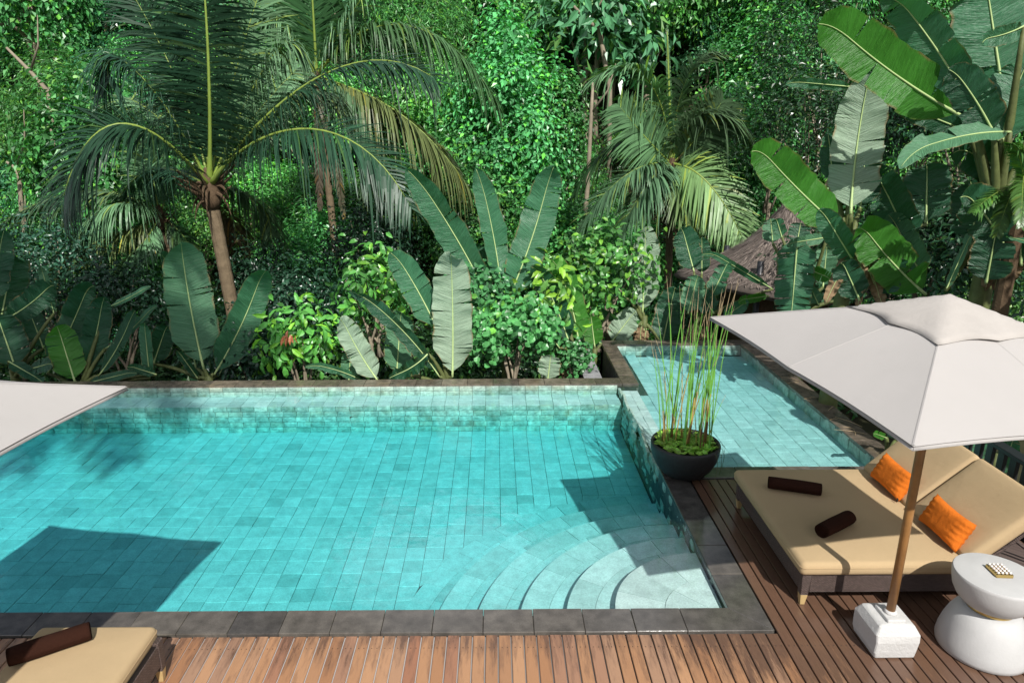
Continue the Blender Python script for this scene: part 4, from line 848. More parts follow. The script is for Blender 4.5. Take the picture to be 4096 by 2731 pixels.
# ------------------------------------------------------------------ coconut palms
def frond(name, pts, parent, Lmax, n=62, hang=.5, seed=0, width=.045, col=(.05, .115, .035), rad=.030, mat_=PALML, roll=0, start=.14, n_hint=None, dead=False, fwd=.35):
    n = int(n * 1.75); width *= 1.0; hang *= .85; Lmax = Lmax * 1.25 if Lmax > .4 else Lmax; r = np.random.default_rng(seed); K = 60; B = bez(pts, K) if len(pts) > 2 else np.linspace(pts[0], pts[1], K); T = nrm(np.gradient(B, axis=0)); L = np.linalg.norm(np.diff(B, axis=0), axis=1).sum()
    # plane of the frond: sideways from the rachis, leaning with the given hint
    hint = np.array([0, 0, 1.]) if n_hint is None else nrm(n_hint); S = np.cross(T, hint); S = np.where(np.linalg.norm(S, axis=1, keepdims=True) < .15, np.array([[1., 0, 0]]), S); S = nrm(S)
    for i in range(1, K):
        if np.dot(S[i], S[i - 1]) < 0: S[i] = -S[i]
    Nn = nrm(np.cross(S, T)); Nn = np.where(Nn[:, 2:3] < 0, -Nn, Nn) if n_hint is None else Nn
    VV, FF, CC = [], [], []; base = 0; SEG = 4
    for sd in (-1, 1):
        s = np.linspace(start, .995, n) + r.normal(size=n) * .003; s = np.clip(s, start, .999); i0 = s * (K - 1); i = i0.astype(int).clip(0, K - 2); fr = (i0 - i)[:, None]
        P = B[i] * (1 - fr) + B[i + 1] * fr; t, sv, nv = T[i], S[i] * sd, Nn[i]
        ll = Lmax * (np.sin(PI * (.16 + .72 * (s - start) / (1 - start))) ** .8) * (.88 + .2 * r.random(n)); ll = np.where(s > .97, ll * .7, ll)
        fw = (fwd + .75 * s * (fwd / .35))[:, None]; d = nrm(sv * 1.0 + t * fw + nv * (.22 + r.normal(size=(n, 1)) * .16) + r.normal(size=(n, 3)) * .07); g = np.array([0, 0, -1.])
        hg = (hang * (.45 + 1.0 * r.random(n)) + (r.random(n) < .06) * .9)[:, None]; wd = width * (.8 + .4 * r.random(n)); wdir = nrm(t - d * (t * d).sum(1, keepdims=True)) * .93 + nv * .3
        u = np.linspace(0, 1, SEG + 1); prof = np.array([.5, 1, .9, .6, .04]); rows = []
        for k in range(SEG + 1):
            p = P + d * (ll * u[k])[:, None] + g * hg * (ll * u[k] ** 2)[:, None] - d * hg * .35 * (ll * u[k] ** 2)[:, None]
            rows += [p - wdir * (wd * prof[k] / 2)[:, None], p + wdir * (wd * prof[k] / 2)[:, None]]
        v = np.stack(rows, 1); b = base + np.arange(n)[:, None] * 2 * (SEG + 1)
        f = np.concatenate([b + np.array([2 * k, 2 * k + 1, 2 * k + 3, 2 * k + 2]) for k in range(SEG)]); c = cols(n, col, r, .22, .06); CC.append(np.tile(c, (SEG, 1)))
        VV.append(v.reshape(-1, 3)); FF.append(f); base += n * 2 * (SEG + 1)
    o = fast(name, np.concatenate(VV), np.concatenate(FF), mat_, parent, False, {'col': np.concatenate(CC)})
    rt = np.linspace(rad, rad * .18, K)[::3]; rt[:3] *= np.array([1.9, 1.5, 1.2]); MB().tube(B[::3], rt, 6).build('rachis', RACH if not dead else FIBRE, o, True); return o
def trunk_palm(parent, pts, r0, r1, name='trunk'):
    B = bez(pts, 44); rad = np.linspace(r0, r1, 44) * (1 + .05 * (np.arange(44) % 2)); rad[:3] *= 1.25; return MB().tube(B, rad, 14).build(name, BARK, parent, False)
def crown_base(parent, c, r, seed, n=22):
    rr = np.random.default_rng(seed); c = np.asarray(c, float)
    for k in range(n):                                                  # old leaf bases and fibre
        a = rr.random() * 2 * PI; d = np.array([math.cos(a), math.sin(a), .3 + 1.0 * rr.random()]); l = r * (2.2 + 3.2 * rr.random()); p = c + np.array([math.cos(a), math.sin(a), 0]) * r * .6 + [0, 0, (rr.random() - .6) * r * 2.2]
        droop = rr.random() < .4; e = p + nrm(d) * l * (1 if not droop else .8) + ([0, 0, -l * .9] if droop else [0, 0, 0])
        MB().tube(bez([p, p + nrm(d) * l * .55, e], 6), np.array([.075, .07, .055, .045, .03, .012]) * r * 3.4, 5).build('leaf_base', FIBRE, parent)
    MB().tube([c - [0, 0, r * 2.2], c - [0, 0, r], c, c + [0, 0, r * 1.6], c + [0, 0, r * 3]], np.array([1.05, 1.35, 1.3, .9, .4]) * r, 10).build('fibre_heart', FIBRE, parent, True)
def palm(name, label, heart, Y, base_xy, r0, fr, seed, Lmax=.75, col=(.045, .105, .035), n=62, cluster=34, width=.045):
    h = V(heart[0], heart[1], Y); bx_, by_ = base_xy if base_xy else (h[0] + .3, Y + .2); zb = gz(bx_, by_); root = empty(name, (bx_, by_, zb)); tag(root, label, 'palm tree', 'coconut palms')
    trunk_palm(root, [(bx_, by_, zb - .2), (bx_ * .7 + h[0] * .3, (by_ + Y) / 2, zb + (h[2] - zb) * .4), h - [0, 0, .12]], r0 * 1.2, r0); crown_base(root, h, r0 * 1.25, seed, cluster)
    for i, q in enumerate(fr):
        pts = [h + np.array([0, 0, .1])] + [V(a, b, Y + dy) for a, b, dy in q['p']]
        if len(pts) == 3: pts = [pts[0], pts[0] * .34 + pts[1] * .66, pts[1] * .66 + pts[2] * .34, pts[2]] if q.get('through') else pts
        frond('frond', pts, root, q.get('L', Lmax), n=q.get('n', n), hang=q.get('hang', .5), seed=seed * 50 + i, col=q.get('col', col), rad=q.get('rad', .026), n_hint=q.get('nh'), width=q.get('w', width), dead=q.get('dead', False), fwd=q.get('fwd', .35))
    return root
LIT, YEL, DKP = (.11, .19, .085), (.19, .23, .075), (.026, .07, .034)  # LIT has a sunlit tone mixed into the frond colour, DKP a dark one
FACEC = (0, -1, .25)
F = lambda *p, **k: dict(p=p, **k)
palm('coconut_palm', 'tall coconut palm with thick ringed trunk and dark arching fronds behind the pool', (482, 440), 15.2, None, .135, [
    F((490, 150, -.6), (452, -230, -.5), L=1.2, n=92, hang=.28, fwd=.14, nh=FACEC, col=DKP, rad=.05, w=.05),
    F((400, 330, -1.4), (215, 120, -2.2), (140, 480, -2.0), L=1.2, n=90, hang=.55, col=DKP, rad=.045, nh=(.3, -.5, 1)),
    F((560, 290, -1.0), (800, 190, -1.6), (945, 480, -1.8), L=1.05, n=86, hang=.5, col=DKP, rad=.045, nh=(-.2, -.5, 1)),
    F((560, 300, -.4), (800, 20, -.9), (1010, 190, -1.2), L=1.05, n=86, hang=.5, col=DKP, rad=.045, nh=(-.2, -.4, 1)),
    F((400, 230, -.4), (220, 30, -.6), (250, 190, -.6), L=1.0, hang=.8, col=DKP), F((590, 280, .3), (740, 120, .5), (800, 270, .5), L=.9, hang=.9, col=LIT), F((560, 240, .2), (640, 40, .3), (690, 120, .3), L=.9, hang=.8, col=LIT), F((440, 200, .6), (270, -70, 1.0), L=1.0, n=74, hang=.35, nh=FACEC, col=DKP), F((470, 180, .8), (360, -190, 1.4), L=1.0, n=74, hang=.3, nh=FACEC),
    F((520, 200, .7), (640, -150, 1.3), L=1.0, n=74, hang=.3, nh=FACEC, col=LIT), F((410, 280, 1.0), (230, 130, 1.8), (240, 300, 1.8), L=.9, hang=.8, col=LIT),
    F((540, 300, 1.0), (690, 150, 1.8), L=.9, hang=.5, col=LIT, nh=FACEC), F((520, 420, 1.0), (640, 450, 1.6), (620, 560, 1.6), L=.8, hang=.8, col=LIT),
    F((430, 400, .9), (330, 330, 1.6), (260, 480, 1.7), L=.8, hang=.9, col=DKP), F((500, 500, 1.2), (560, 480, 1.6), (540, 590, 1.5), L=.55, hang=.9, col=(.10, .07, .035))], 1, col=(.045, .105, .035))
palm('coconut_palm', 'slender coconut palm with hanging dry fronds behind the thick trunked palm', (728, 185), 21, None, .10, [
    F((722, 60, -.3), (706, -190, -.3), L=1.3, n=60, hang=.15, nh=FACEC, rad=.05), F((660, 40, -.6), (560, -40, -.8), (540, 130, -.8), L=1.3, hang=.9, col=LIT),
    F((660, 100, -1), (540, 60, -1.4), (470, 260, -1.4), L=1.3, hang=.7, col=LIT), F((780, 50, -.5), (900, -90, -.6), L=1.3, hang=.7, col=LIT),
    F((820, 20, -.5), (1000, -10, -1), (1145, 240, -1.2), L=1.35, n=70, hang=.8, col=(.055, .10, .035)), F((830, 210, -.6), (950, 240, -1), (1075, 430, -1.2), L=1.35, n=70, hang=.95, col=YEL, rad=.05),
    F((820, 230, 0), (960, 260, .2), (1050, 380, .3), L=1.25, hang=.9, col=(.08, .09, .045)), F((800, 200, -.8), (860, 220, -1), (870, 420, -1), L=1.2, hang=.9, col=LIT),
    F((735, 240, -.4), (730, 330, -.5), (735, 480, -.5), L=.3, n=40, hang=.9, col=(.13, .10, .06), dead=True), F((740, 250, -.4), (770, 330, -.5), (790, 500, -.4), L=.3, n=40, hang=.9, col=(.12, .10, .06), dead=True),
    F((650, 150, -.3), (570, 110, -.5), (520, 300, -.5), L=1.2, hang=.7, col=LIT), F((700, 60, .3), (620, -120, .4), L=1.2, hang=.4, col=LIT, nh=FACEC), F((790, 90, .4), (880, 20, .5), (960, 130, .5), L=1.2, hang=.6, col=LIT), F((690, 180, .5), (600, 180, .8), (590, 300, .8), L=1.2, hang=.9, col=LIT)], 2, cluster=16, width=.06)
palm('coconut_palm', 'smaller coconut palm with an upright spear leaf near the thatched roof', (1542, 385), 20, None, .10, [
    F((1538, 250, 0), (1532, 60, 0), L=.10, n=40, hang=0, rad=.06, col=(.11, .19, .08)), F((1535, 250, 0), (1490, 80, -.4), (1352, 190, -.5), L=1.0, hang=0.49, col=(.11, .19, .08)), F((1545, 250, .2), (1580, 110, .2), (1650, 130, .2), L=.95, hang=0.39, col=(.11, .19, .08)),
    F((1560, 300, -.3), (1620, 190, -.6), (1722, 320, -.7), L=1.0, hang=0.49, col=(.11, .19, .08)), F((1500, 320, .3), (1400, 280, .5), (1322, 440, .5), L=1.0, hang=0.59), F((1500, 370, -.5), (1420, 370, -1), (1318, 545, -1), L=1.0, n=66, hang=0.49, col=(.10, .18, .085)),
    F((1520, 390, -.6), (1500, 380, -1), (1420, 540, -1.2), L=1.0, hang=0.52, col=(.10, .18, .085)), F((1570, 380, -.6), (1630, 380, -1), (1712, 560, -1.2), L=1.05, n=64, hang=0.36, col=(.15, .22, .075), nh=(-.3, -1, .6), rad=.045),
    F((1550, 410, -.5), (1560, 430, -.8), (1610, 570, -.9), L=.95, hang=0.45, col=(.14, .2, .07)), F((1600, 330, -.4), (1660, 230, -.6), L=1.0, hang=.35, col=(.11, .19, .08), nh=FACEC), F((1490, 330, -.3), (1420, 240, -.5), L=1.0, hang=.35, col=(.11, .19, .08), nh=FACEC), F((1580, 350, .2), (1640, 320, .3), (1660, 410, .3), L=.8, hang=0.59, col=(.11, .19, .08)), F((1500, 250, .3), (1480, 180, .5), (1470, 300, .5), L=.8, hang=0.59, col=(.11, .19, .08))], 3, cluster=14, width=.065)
lp = palm('coconut_palm', 'short coconut palm with yellow flower sprays low on the slope', (368, 505), 17.5, None, .10, [
    F((310, 540, -.6), (200, 530, -1), (105, 640, -1), L=.85, n=64, hang=.75, col=YEL), F((300, 430, -.3), (150, 400, -.5), (-20, 530, -.6), L=.9, n=64, hang=.8, col=LIT), F((320, 460, -.8), (240, 430, -1.2), (170, 560, -1.2), L=.8, hang=.9, col=LIT),
    F((340, 560, -.8), (300, 580, -1), (250, 640, -1), L=.7, hang=.8, col=LIT), F((350, 400, 0), (330, 300, .2), L=.8, hang=.4, col=LIT, nh=FACEC), F((390, 420, .3), (430, 350, .5), (450, 430, .5), L=.8, hang=.8), F((400, 520, 0), (440, 540, 0), (460, 640, 0), L=.7, hang=.8)], 4, cluster=12, width=.05)
for k in range(16):
    q = V(330 + 12 * rng.normal(), 545, 17.0); MB().tube(bez([V(362, 520, 17.4), q + [0, 0, .1], q + [rng.normal() * .12, rng.normal() * .1, -.25 - .2 * rng.random()]], 6), .012, 4, False, r=(.55, .33, .05)).build('flower_spray', REED, lp)
# a coconut palm standing behind the terrace, whose trunk and crown shade the near end of the pool
bp_ = empty('coconut_palm', (-3.75, -1.6, -1.3)); tag(bp_, 'tall coconut palm standing beside the terrace', 'palm tree', 'coconut palms')
trunk_palm(bp_, [(-3.75, -1.6, -1.4), (-3.9, -1.9, 7), (-3.9, -2.6, 15)], .2, .13); crown_base(bp_, (-3.9, -2.6, 15), .13, 9, 10)
for k in range(22):
    a = k * 2.4; d = np.array([math.cos(a), math.sin(a), 0]); h = np.array([-3.9, -2.6, 15.1]); e = .9 if k % 3 else .3
    frond('frond', [h, h + d * 2 + [0, 0, 1.6 * e], h + d * 4.3 + [0, 0, -1.2 + e]], bp_, .85, n=50, hang=.7, seed=900 + k, width=.05)

# ------------------------------------------------------------------ banana plants
def banana_leaf(P0, P1, w, parent, kind='green', bend=0.0, side=0.0, roll=0, fold=.15, tears=3, seed=0, pet=.05, wave=.03, nh=None, curl=.0, tipw=.85):
    r = np.random.default_rng(seed); K = 52; P0, P1 = np.asarray(P0, float), np.asarray(P1, float); L = np.linalg.norm(P1 - P0); ax = nrm(P1 - P0)
    toC = nrm(CAMP - (P0 + P1) / 2) if nh is None else nrm(nh); nn = nrm(toC - ax * np.dot(toC, ax)); sdv = np.cross(ax, nn)
    B = bez([P0, (P0 + P1) / 2 + nn * 1.7 * bend * L + sdv * side * L, P1], K); T = nrm(np.gradient(B, axis=0)); s = np.linspace(0, 1, K)
    dr = np.clip((s - .72) / .28, 0, 1) ** 2 * L * (.05 + .10 * r.random()); B = B + nn * dr[:, None] * .8 + np.array([0, 0, -1.]) * dr[:, None] * .7; T = nrm(np.gradient(B, axis=0)); tw = r.normal() * 14   # the tip nods
    q = np.clip((s - pet) / (1 - pet), 0, 1); W = w / 2 * np.minimum(1, (q / .16 + 1e-4) ** .55) * np.sqrt(np.maximum(0, 1 - np.clip((q - (1 - tipw * .5)) / (tipw * .5), 0, 1) ** 2.2)) * (1 - .22 * np.clip(q - .5, 0, 1)) * (1 + .03 * np.sin(q * 23 + seed) + .02 * np.sin(q * 57 + 2 * seed))
    W = np.maximum(W, .012 * (q > 0) + .006); M = 5; VV, FF, UV = [], [], []; base = 0; ph = r.random(4) * 6
    for sd in (-1, 1):
        cuts = sorted(r.choice(np.arange(6, K - 3), size=min(tears, K - 10), replace=False)) if tears else []; segs = np.split(np.arange(K), cuts)
        for gi, g in enumerate(segs):
            if gi: g = np.concatenate([[g[0] - 1], g])
            da = r.normal() * .16 if tears else 0; dn = len(g)
            for jj, i in enumerate(g):
                n_i = nrm(nn - T[i] * np.dot(nn, T[i])); rl_ = R(roll + tw * s[i]); S = np.cross(T[i], n_i); S, n_i = S * math.cos(rl_) + n_i * math.sin(rl_), n_i * math.cos(rl_) - S * math.sin(rl_)
                for m in range(M + 1):
                    u = m / M; x = W[i] * u; tear = 0
                    if tears and dn > 2: tear = (jj / (dn - 1) - .5) * -.05 * u * w * (1 if 0 < gi or cuts else 0)
                    hz = (fold + da) * x + wave * w * u ** 1.5 * (math.sin(s[i] * 17 + ph[0] + sd) * 1.0 + math.sin(s[i] * 41 + ph[1] + sd * 2) * .7 + math.sin(s[i] * 83 + ph[2]) * .35) - curl * x * x / max(w, .01) * 2
                    tt = x * .22
                    VV.append(B[i] + S * sd * x + n_i * hz + T[i] * (tear + tt * .5)); UV.append((sd * u, s[i] * L))
            idx = base + np.arange(dn * (M + 1)).reshape(dn, M + 1); base += dn * (M + 1)
            f = np.stack([idx[:-1, :-1], idx[:-1, 1:], idx[1:, 1:], idx[1:, :-1]], -1).reshape(-1, 4); FF.append(f if sd > 0 else f[:, ::-1])
    o = fast('leaf', np.array(VV), np.concatenate(FF), BAN[kind], parent, True, uv=np.array(UV))
    rb = np.linspace(.015, .003, K); rb[s < pet + .03] *= 1.25; off_ = np.array([nn * .006] * K); MB().tube((B + off_)[::2], rb[::2] * (w / .5) ** .5, 6).build('midrib', RIB, o, True); return o
def banana(name, label, stem, Y, leaves, seed, stem_r=.09, group='banana plants around the pool', dry=0):
    b = V(stem[0], stem[1], Y); z = gz(b[0], Y); root = empty(name, (b[0], Y, z)); tag(root, label, 'banana plant', group)
    MB().tube(bez([(b[0] + .05, Y + .03, z - .1), (b[0] + .02, Y, (z + b[2]) / 2), b], 8), np.linspace(stem_r * 1.3, stem_r * .7, 8), 12).build('stem', STEM, root, True)
    for i, l in enumerate(leaves):
        (x0, y0, dy0), (x1, y1, dy1), wpx, kind = l[:4]; kw = l[4] if len(l) > 4 else {}
        P0, P1 = V(x0, y0, Y + dy0), V(x1, y1, Y + dy1); w = .92 * wpx * 1.7415 * (Y + (dy0 + dy1) / 2) * 1.02 / FPX
        lf = banana_leaf(P0, P1, w, root, kind, seed=seed * 40 + i, **kw)
        if np.linalg.norm(P0 - b) > .03: MB().tube(bez([b - [0, 0, .15], (b + P0) / 2 + [0, 0, .05], P0], 6), np.linspace(stem_r * .5, .024, 6), 7).build('petiole', STEM, lf, True)
    rr = np.random.default_rng(seed)
    for k in range(dry):
        p = b + np.array([rr.normal() * .1, -.12 - .1 * rr.random(), -.05 - .2 * rr.random()]); l = .35 + .4 * rr.random()
        lf = banana_leaf(p, p + [rr.normal() * .15, -.05, -l], .16, root, 'green', seed=seed + 900 + k, wave=.2, tears=3); lf.name = 'dry_leaf'; lf.data.materials.clear(); lf.data.materials.append(DRY)
    return root
D_ = dict
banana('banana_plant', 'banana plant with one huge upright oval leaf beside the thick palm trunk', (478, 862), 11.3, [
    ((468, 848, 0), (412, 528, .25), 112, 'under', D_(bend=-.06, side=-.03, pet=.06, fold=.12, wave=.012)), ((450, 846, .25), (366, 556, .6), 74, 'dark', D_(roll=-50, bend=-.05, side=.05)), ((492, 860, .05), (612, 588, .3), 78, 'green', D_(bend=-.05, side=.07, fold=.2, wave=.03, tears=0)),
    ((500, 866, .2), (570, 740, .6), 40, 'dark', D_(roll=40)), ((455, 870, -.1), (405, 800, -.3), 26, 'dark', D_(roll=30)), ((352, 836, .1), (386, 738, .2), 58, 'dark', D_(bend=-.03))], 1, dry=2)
banana('banana_plant', 'shaded banana plant with a bright backlit leaf by the pool coping', (180, 884), 11.1, [
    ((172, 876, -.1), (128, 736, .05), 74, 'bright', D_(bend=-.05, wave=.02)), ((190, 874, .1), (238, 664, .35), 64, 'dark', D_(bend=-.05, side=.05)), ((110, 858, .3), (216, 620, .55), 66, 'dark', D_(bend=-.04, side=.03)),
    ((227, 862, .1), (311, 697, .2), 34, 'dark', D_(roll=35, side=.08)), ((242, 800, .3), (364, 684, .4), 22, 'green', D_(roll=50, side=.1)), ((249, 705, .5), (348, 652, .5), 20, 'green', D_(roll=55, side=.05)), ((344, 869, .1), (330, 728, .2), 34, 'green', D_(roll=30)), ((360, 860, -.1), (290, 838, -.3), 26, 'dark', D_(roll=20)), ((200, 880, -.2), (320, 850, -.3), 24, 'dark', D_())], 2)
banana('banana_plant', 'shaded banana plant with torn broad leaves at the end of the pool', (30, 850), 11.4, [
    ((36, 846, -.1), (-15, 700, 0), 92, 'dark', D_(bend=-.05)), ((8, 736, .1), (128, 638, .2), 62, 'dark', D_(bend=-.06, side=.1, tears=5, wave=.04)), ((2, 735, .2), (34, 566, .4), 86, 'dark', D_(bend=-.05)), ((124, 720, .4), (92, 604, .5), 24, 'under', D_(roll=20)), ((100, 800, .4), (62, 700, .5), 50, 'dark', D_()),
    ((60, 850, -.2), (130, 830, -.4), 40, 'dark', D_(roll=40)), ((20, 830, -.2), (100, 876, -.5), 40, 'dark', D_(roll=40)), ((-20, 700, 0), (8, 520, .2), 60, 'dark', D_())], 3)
banana('banana_plant', 'banana plant with a broad pale wrinkled leaf in front of the vine mound', (1030, 872), 11.0, [
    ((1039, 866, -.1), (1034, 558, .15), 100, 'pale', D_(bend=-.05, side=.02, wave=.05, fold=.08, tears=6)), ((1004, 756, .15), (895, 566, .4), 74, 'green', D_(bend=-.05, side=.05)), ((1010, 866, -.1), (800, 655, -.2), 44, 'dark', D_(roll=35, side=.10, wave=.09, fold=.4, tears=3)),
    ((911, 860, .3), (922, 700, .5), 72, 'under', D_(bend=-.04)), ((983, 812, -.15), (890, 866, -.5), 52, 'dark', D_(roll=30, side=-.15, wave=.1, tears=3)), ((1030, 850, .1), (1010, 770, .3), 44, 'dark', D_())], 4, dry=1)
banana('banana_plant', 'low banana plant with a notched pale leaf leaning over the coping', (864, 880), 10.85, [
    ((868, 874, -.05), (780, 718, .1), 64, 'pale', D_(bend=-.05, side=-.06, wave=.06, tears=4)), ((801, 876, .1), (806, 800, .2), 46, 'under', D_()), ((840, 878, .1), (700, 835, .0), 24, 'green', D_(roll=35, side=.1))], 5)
banana('banana_plant', 'tallest banana plant of the middle group with three long upright leaves', (1160, 735), 12.0, [
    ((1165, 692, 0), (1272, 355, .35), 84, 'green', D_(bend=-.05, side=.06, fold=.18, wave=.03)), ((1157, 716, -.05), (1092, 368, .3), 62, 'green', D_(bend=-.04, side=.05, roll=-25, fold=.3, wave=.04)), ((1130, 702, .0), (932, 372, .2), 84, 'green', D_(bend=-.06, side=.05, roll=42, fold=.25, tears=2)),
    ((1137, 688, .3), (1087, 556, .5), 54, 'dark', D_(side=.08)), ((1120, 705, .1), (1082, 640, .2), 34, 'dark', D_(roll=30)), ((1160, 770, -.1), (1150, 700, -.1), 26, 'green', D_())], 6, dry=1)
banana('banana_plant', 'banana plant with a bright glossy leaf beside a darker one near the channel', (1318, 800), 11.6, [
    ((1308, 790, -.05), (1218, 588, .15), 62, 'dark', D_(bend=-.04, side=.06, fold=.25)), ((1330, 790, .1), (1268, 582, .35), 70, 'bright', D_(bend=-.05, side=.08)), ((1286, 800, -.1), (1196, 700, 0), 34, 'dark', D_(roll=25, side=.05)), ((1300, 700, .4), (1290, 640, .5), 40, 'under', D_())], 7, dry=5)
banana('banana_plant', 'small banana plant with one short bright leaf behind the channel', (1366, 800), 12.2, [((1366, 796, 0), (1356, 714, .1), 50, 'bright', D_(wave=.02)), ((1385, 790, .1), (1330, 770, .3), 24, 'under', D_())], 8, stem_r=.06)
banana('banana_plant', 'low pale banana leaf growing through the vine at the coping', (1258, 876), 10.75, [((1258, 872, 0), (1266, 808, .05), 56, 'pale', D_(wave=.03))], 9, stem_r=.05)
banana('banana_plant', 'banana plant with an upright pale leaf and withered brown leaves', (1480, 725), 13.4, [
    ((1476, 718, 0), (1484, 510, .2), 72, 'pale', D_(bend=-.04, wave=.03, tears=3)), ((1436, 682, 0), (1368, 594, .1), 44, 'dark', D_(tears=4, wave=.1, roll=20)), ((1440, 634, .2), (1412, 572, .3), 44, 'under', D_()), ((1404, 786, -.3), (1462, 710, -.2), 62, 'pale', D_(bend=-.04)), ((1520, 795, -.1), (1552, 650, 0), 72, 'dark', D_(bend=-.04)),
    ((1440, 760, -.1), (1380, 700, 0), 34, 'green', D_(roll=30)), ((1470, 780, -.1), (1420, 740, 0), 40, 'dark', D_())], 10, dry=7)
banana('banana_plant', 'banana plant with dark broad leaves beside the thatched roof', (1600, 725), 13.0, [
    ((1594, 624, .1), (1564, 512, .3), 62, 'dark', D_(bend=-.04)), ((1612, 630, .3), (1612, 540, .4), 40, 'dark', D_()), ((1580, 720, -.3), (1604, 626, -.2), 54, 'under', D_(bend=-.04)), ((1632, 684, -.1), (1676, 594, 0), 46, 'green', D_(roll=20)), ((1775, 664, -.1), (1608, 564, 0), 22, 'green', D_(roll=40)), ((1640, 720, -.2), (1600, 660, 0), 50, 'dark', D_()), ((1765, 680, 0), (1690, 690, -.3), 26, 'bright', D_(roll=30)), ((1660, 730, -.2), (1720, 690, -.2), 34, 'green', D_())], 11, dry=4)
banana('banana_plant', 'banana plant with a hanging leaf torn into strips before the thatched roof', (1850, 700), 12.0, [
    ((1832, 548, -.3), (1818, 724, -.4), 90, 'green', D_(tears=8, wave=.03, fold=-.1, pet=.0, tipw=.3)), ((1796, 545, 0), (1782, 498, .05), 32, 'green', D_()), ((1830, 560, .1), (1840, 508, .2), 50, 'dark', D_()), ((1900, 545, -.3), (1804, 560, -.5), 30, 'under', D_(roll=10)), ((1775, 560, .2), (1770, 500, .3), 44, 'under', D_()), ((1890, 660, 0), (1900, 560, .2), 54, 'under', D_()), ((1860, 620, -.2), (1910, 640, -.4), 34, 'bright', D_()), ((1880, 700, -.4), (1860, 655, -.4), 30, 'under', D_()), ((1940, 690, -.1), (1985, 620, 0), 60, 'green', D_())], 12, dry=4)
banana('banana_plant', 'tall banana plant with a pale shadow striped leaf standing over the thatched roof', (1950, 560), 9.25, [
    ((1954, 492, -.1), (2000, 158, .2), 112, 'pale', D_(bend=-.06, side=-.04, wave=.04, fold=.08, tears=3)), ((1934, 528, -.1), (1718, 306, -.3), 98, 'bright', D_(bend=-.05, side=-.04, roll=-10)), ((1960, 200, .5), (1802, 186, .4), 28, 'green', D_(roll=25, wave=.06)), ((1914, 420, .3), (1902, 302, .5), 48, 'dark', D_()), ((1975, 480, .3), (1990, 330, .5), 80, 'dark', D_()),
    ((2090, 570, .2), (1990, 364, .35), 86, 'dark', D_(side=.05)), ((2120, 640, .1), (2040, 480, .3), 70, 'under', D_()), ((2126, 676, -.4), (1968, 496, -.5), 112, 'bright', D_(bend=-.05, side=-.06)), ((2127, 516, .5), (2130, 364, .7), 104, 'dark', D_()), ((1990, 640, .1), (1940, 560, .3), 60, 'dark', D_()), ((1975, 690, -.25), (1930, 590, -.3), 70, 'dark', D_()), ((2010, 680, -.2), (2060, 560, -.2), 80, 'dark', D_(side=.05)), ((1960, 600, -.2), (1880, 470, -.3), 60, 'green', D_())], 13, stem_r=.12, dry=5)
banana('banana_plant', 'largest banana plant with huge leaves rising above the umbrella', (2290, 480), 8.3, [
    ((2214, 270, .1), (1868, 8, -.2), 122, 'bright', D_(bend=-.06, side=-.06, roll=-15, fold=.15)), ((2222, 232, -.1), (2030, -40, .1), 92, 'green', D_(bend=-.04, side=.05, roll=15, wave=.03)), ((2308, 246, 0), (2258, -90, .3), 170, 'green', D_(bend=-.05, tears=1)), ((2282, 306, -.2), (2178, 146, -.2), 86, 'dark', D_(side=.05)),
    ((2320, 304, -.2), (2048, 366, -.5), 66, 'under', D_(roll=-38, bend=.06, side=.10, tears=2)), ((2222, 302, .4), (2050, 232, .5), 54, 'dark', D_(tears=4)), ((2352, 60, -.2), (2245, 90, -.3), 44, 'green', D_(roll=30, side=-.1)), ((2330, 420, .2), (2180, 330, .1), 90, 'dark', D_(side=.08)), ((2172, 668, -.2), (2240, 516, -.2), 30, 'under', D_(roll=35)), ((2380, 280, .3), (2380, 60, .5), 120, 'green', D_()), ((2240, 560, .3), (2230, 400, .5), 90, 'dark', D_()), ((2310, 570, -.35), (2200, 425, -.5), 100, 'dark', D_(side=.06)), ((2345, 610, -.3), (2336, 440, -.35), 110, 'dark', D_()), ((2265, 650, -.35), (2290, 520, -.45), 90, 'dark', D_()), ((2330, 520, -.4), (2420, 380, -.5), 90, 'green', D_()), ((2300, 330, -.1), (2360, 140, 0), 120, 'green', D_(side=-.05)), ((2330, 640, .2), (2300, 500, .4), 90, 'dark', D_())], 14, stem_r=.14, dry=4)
# low banana leaves seen past the railing and the shallow pool's far coping
banana('banana_plant', 'low banana plant with a yellowing leaf beyond the shallow pool coping', (2040, 1030), 7.6, [((2035, 1005, 0), (2002, 992, -.2), 20, 'bright', D_()), ((2060, 1010, .2), (2050, 970, .4), 40, 'green', D_())], 15, stem_r=.05)
banana('banana_plant', 'banana leaves showing between the black balusters', (2290, 1040), 6.9, [((2240, 1060, 0), (2260, 985, .1), 40, 'green', D_()), ((2200, 1050, .1), (2190, 990, .2), 30, 'bright', D_()), ((2300, 1090, 0), (2330, 1000, .1), 46, 'green', D_()), ((2160, 1030, .1), (2150, 980, .2), 26, 'bright', D_())], 16, stem_r=.05)

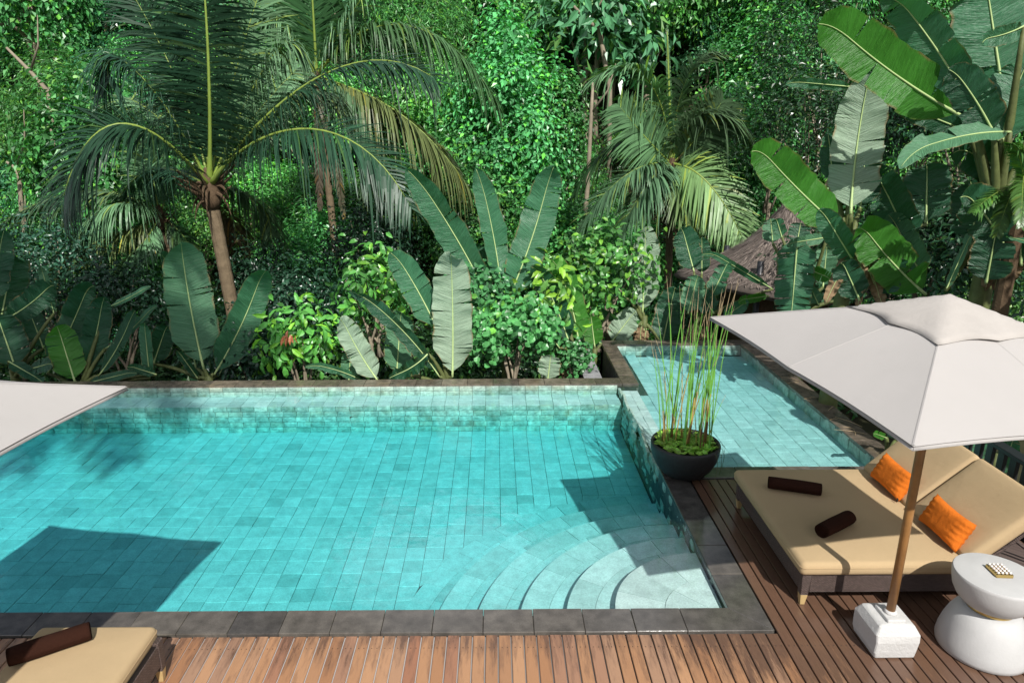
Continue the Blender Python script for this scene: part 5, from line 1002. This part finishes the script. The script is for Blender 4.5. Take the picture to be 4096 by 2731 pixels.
# ------------------------------------------------------------------ tree fern
tf = V(2352, 430, 7.9); tfr = empty('tree_fern', (tf[0] + .1, 7.9, gz(tf[0], 7.9))); tag(tfr, 'tree fern with feathery green fronds beside the largest banana plant', 'tree fern')
MB().tube([(tf[0] + .1, 7.9, gz(tf[0], 7.9) - .1), (tf[0] + .05, 7.9, 0), tf - [0, 0, .05]], [.12, .10, .08], 9).build('trunk', FIBRE, tfr)
for i, (p1, p2) in enumerate([((2300, 420, -.3), (2236, 486, -.4)), ((2330, 400, -.4), (2290, 540, -.6)), ((2345, 330, -.2), (2320, 330, -.4)), ((2380, 360, -.4), (2420, 480, -.5)), ((2352, 350, -.5), (2345, 520, -.8))]):
    frond('fern_frond', [tf, V(p1[0], p1[1], 7.9 + p1[2]), V(p2[0], p2[1], 7.9 + p2[2])], tfr, .17, n=44, hang=.4, seed=700 + i, width=.03, col=(.085, .19, .035), rad=.009, mat_=LEAF)

# ------------------------------------------------------------------ thatched hut
hy = 15.5; ap = V(1832, 452, hy); hut = empty('thatched_hut', (ap[0], hy, gz(ap[0], hy))); tag(hut, 'low hut with a brown weathered thatched roof behind the banana plants', 'hut')
HTOT = 1.95; rp = [(.16, 0), (.22, -.06), (.36, -.30), (.58, -.66), (.95, -1.08), (1.38, -1.42), (1.85, -1.72), (1.98, -1.86), (1.92, -1.95)]; nA = 64; v = []
def roof_pt(r_, z, a): 
    k = 1 / max(abs(math.cos(a)), abs(math.sin(a))); q = 1 + (k - 1) * min(1, r_ / 2.2) * .8; return np.array([ap[0] + r_ * q * math.cos(a + .55), hy + r_ * q * math.sin(a + .55), ap[2] + z])
for r_, z in rp:
    for k in range(nA): a = 2 * PI * k / nA; v.append(roof_pt(r_, z, a))
f = np.array([(i * nA + k, i * nA + (k + 1) % nA, (i + 1) * nA + (k + 1) % nA, (i + 1) * nA + k) for i in range(len(rp) - 1) for k in range(nA)])
rf = fast('thatch_roof', np.array(v), f, THATCH, hut, True)
r = np.random.default_rng(11); mb = MB(); n = 5200; RP = np.array(rp[1:8])
s = r.random(n) ** .6 * 5.3; a = r.random(n) * 2 * PI
for i in range(n):
    k = int(s[i]); t = s[i] - k; p = RP[k] * (1 - t) + RP[k + 1] * t; e = min(5.9, s[i] + .45); k2 = int(e); t2 = e - k2; p2 = RP[k2] * (1 - t2) + RP[min(k2 + 1, 6)] * t2; aa = a[i] + r.normal() * .03
    A = roof_pt(p[0], p[1] + .015, a[i]); B = roof_pt(p2[0] + .02, p2[1] + .03 + .02 * r.random(), aa); S = nrm(np.cross(B - A, [0, 0, 1])) * .012; mb.add([A - S, A + S, B], [(0, 1, 2)], r.random())
tag(mb.build('thatch_straw', THATCH, rf), kind='stuff')
MB().lathe((ap[0], hy, ap[2] - .04), [(.20, 0), (.21, .05), (.17, .16), (.1, .26), (.12, .34)], 18).build('roof_cap', BLACKS, hut, True)
for sx, sy in ((-1, -1), (1, -1), (1, 1), (-1, 1)): MB().tube([(ap[0] + 1.1 * sx, hy + 1.1 * sy, gz(ap[0], hy) - .3), (ap[0] + 1.1 * sx, hy + 1.1 * sy, ap[2] - 1.25)], .07, 8).build('post', BLACKW, hut, True)
MB().box((ap[0] - 1.05, hy - 1.05, gz(ap[0], hy) - .3), (ap[0] + 1.05, hy + 1.05, ap[2] - 1.5)).build('wall', FIBRE, hut)

# ------------------------------------------------------------------ pale bare branches in the jungle
BL = ['pale bare branch leaning out of the jungle high on the slope', 'pale forked branch beside the vine hung trees', 'short pale stump above the shaded bananas', 'thin pale trunk standing behind the small palm fronds', 'thin pale leaning trunk among the bright hillside trees', 'pale twisting branch low on the slope behind the shaded bananas']
for i, (pts, Y) in enumerate([([(15, 110), (70, 165), (112, 212), (124, 330)], 22), ([(1318, 15), (1350, 50), (1375, 66), (1400, 200)], 30), ([(15, 372), (38, 388), (45, 410), (52, 520)], 19), ([(1362, 190), (1358, 260), (1350, 420), (1345, 480)], 24), ([(1384, 10), (1376, 60), (1372, 120), (1366, 240)], 32), ([(-10, 560), (40, 580), (105, 597), (125, 700)], 18)]):
    P = [V(x, y, Y) for x, y in pts]; e = P[-1].copy(); g = gz(e[0], Y); root = empty('bare_branch', (e[0], Y, g)); tag(root, BL[i], 'branch')
    P.append(np.array([e[0] + .2, Y + .2, min(g, e[2] - .3)])); r_ = .075 * Y / 20
    MB().tube(np.array(P), [r_ * .45, r_ * .7, r_ * .9, r_, r_ * 1.2], 7).build('limb', TBARK, root, True)
    MB().tube([P[1], P[1] + [.5, -.2, .7], P[1] + [.7, -.3, 1.5]], [r_ * .5, r_ * .35, r_ * .12], 6).build('twig', TBARK, root, True)
# ------------------------------------------------------------------ plants beside the terrace whose leaves shade the shallow pool and the plants behind it
pb = empty('banana_plant', (6.3, 5.4, -1.3)); tag(pb, 'banana plant beyond the railing that throws leaf shadows on the shallow pool', 'banana plant', 'banana plants around the pool')
top = np.array([6.3, 5.4, 1.7]); MB().tube(bez([(6.3, 5.4, -1.4), (6.25, 5.4, .3), top], 8), np.linspace(.14, .09, 8), 12).build('stem', STEM, pb, True)
for i, (dx, dy, dz, w) in enumerate([(-1.0, .9, 1.5, .55), (-.7, -.5, 1.9, .5), (.9, .4, 1.6, .55), (.2, 1.6, 1.2, .55), (-.95, 1.9, 1.0, .5), (.5, -1.2, 1.5, .5)]):
    banana_leaf(top, top + [dx, dy, dz], w, pb, 'green', bend=.12, seed=800 + i, nh=(0, -.3, 1), tears=4)
sv = shrub('shade_tree', (8.6, 6.0, 3.2), (1.6, 1.5, 1.6), 5200, .2, .5, (0.046, 0.127, 0.0403), LEAFG, 'leafy tree standing beside the terrace beyond the railing', 'tree', clumps=70, cr=.3, seed=850, big=False)
MB().tube([(8.6, 6.0, -1.5), (8.55, 6.0, 1.5), (8.6, 6.0, 4.2)], [.16, .13, .07], 9).build('trunk', TBARK, sv, True)

# ------------------------------------------------------------------ dry straw lying on the shallow pool's side coping
r = np.random.default_rng(77)
for i in range(11):
    p = np.array([4.6 + .2 * r.random(), 7.3 + 4.2 * r.random() ** 1.5, ZC + .010]); a = r.random() * 3.14; l = .06 + .14 * r.random(); d = np.array([math.cos(a), math.sin(a), 0]) * l
    o = MB().tube([p - d, p + [.01, .01, .008], p + d], [.002, .0035, .0015], 5, r=(.45, .33, .18)).build('dry_straw', REED); tag(o, 'dry straw stalk lying on the side coping of the shallow pool', 'straw', 'dry straw on the coping')
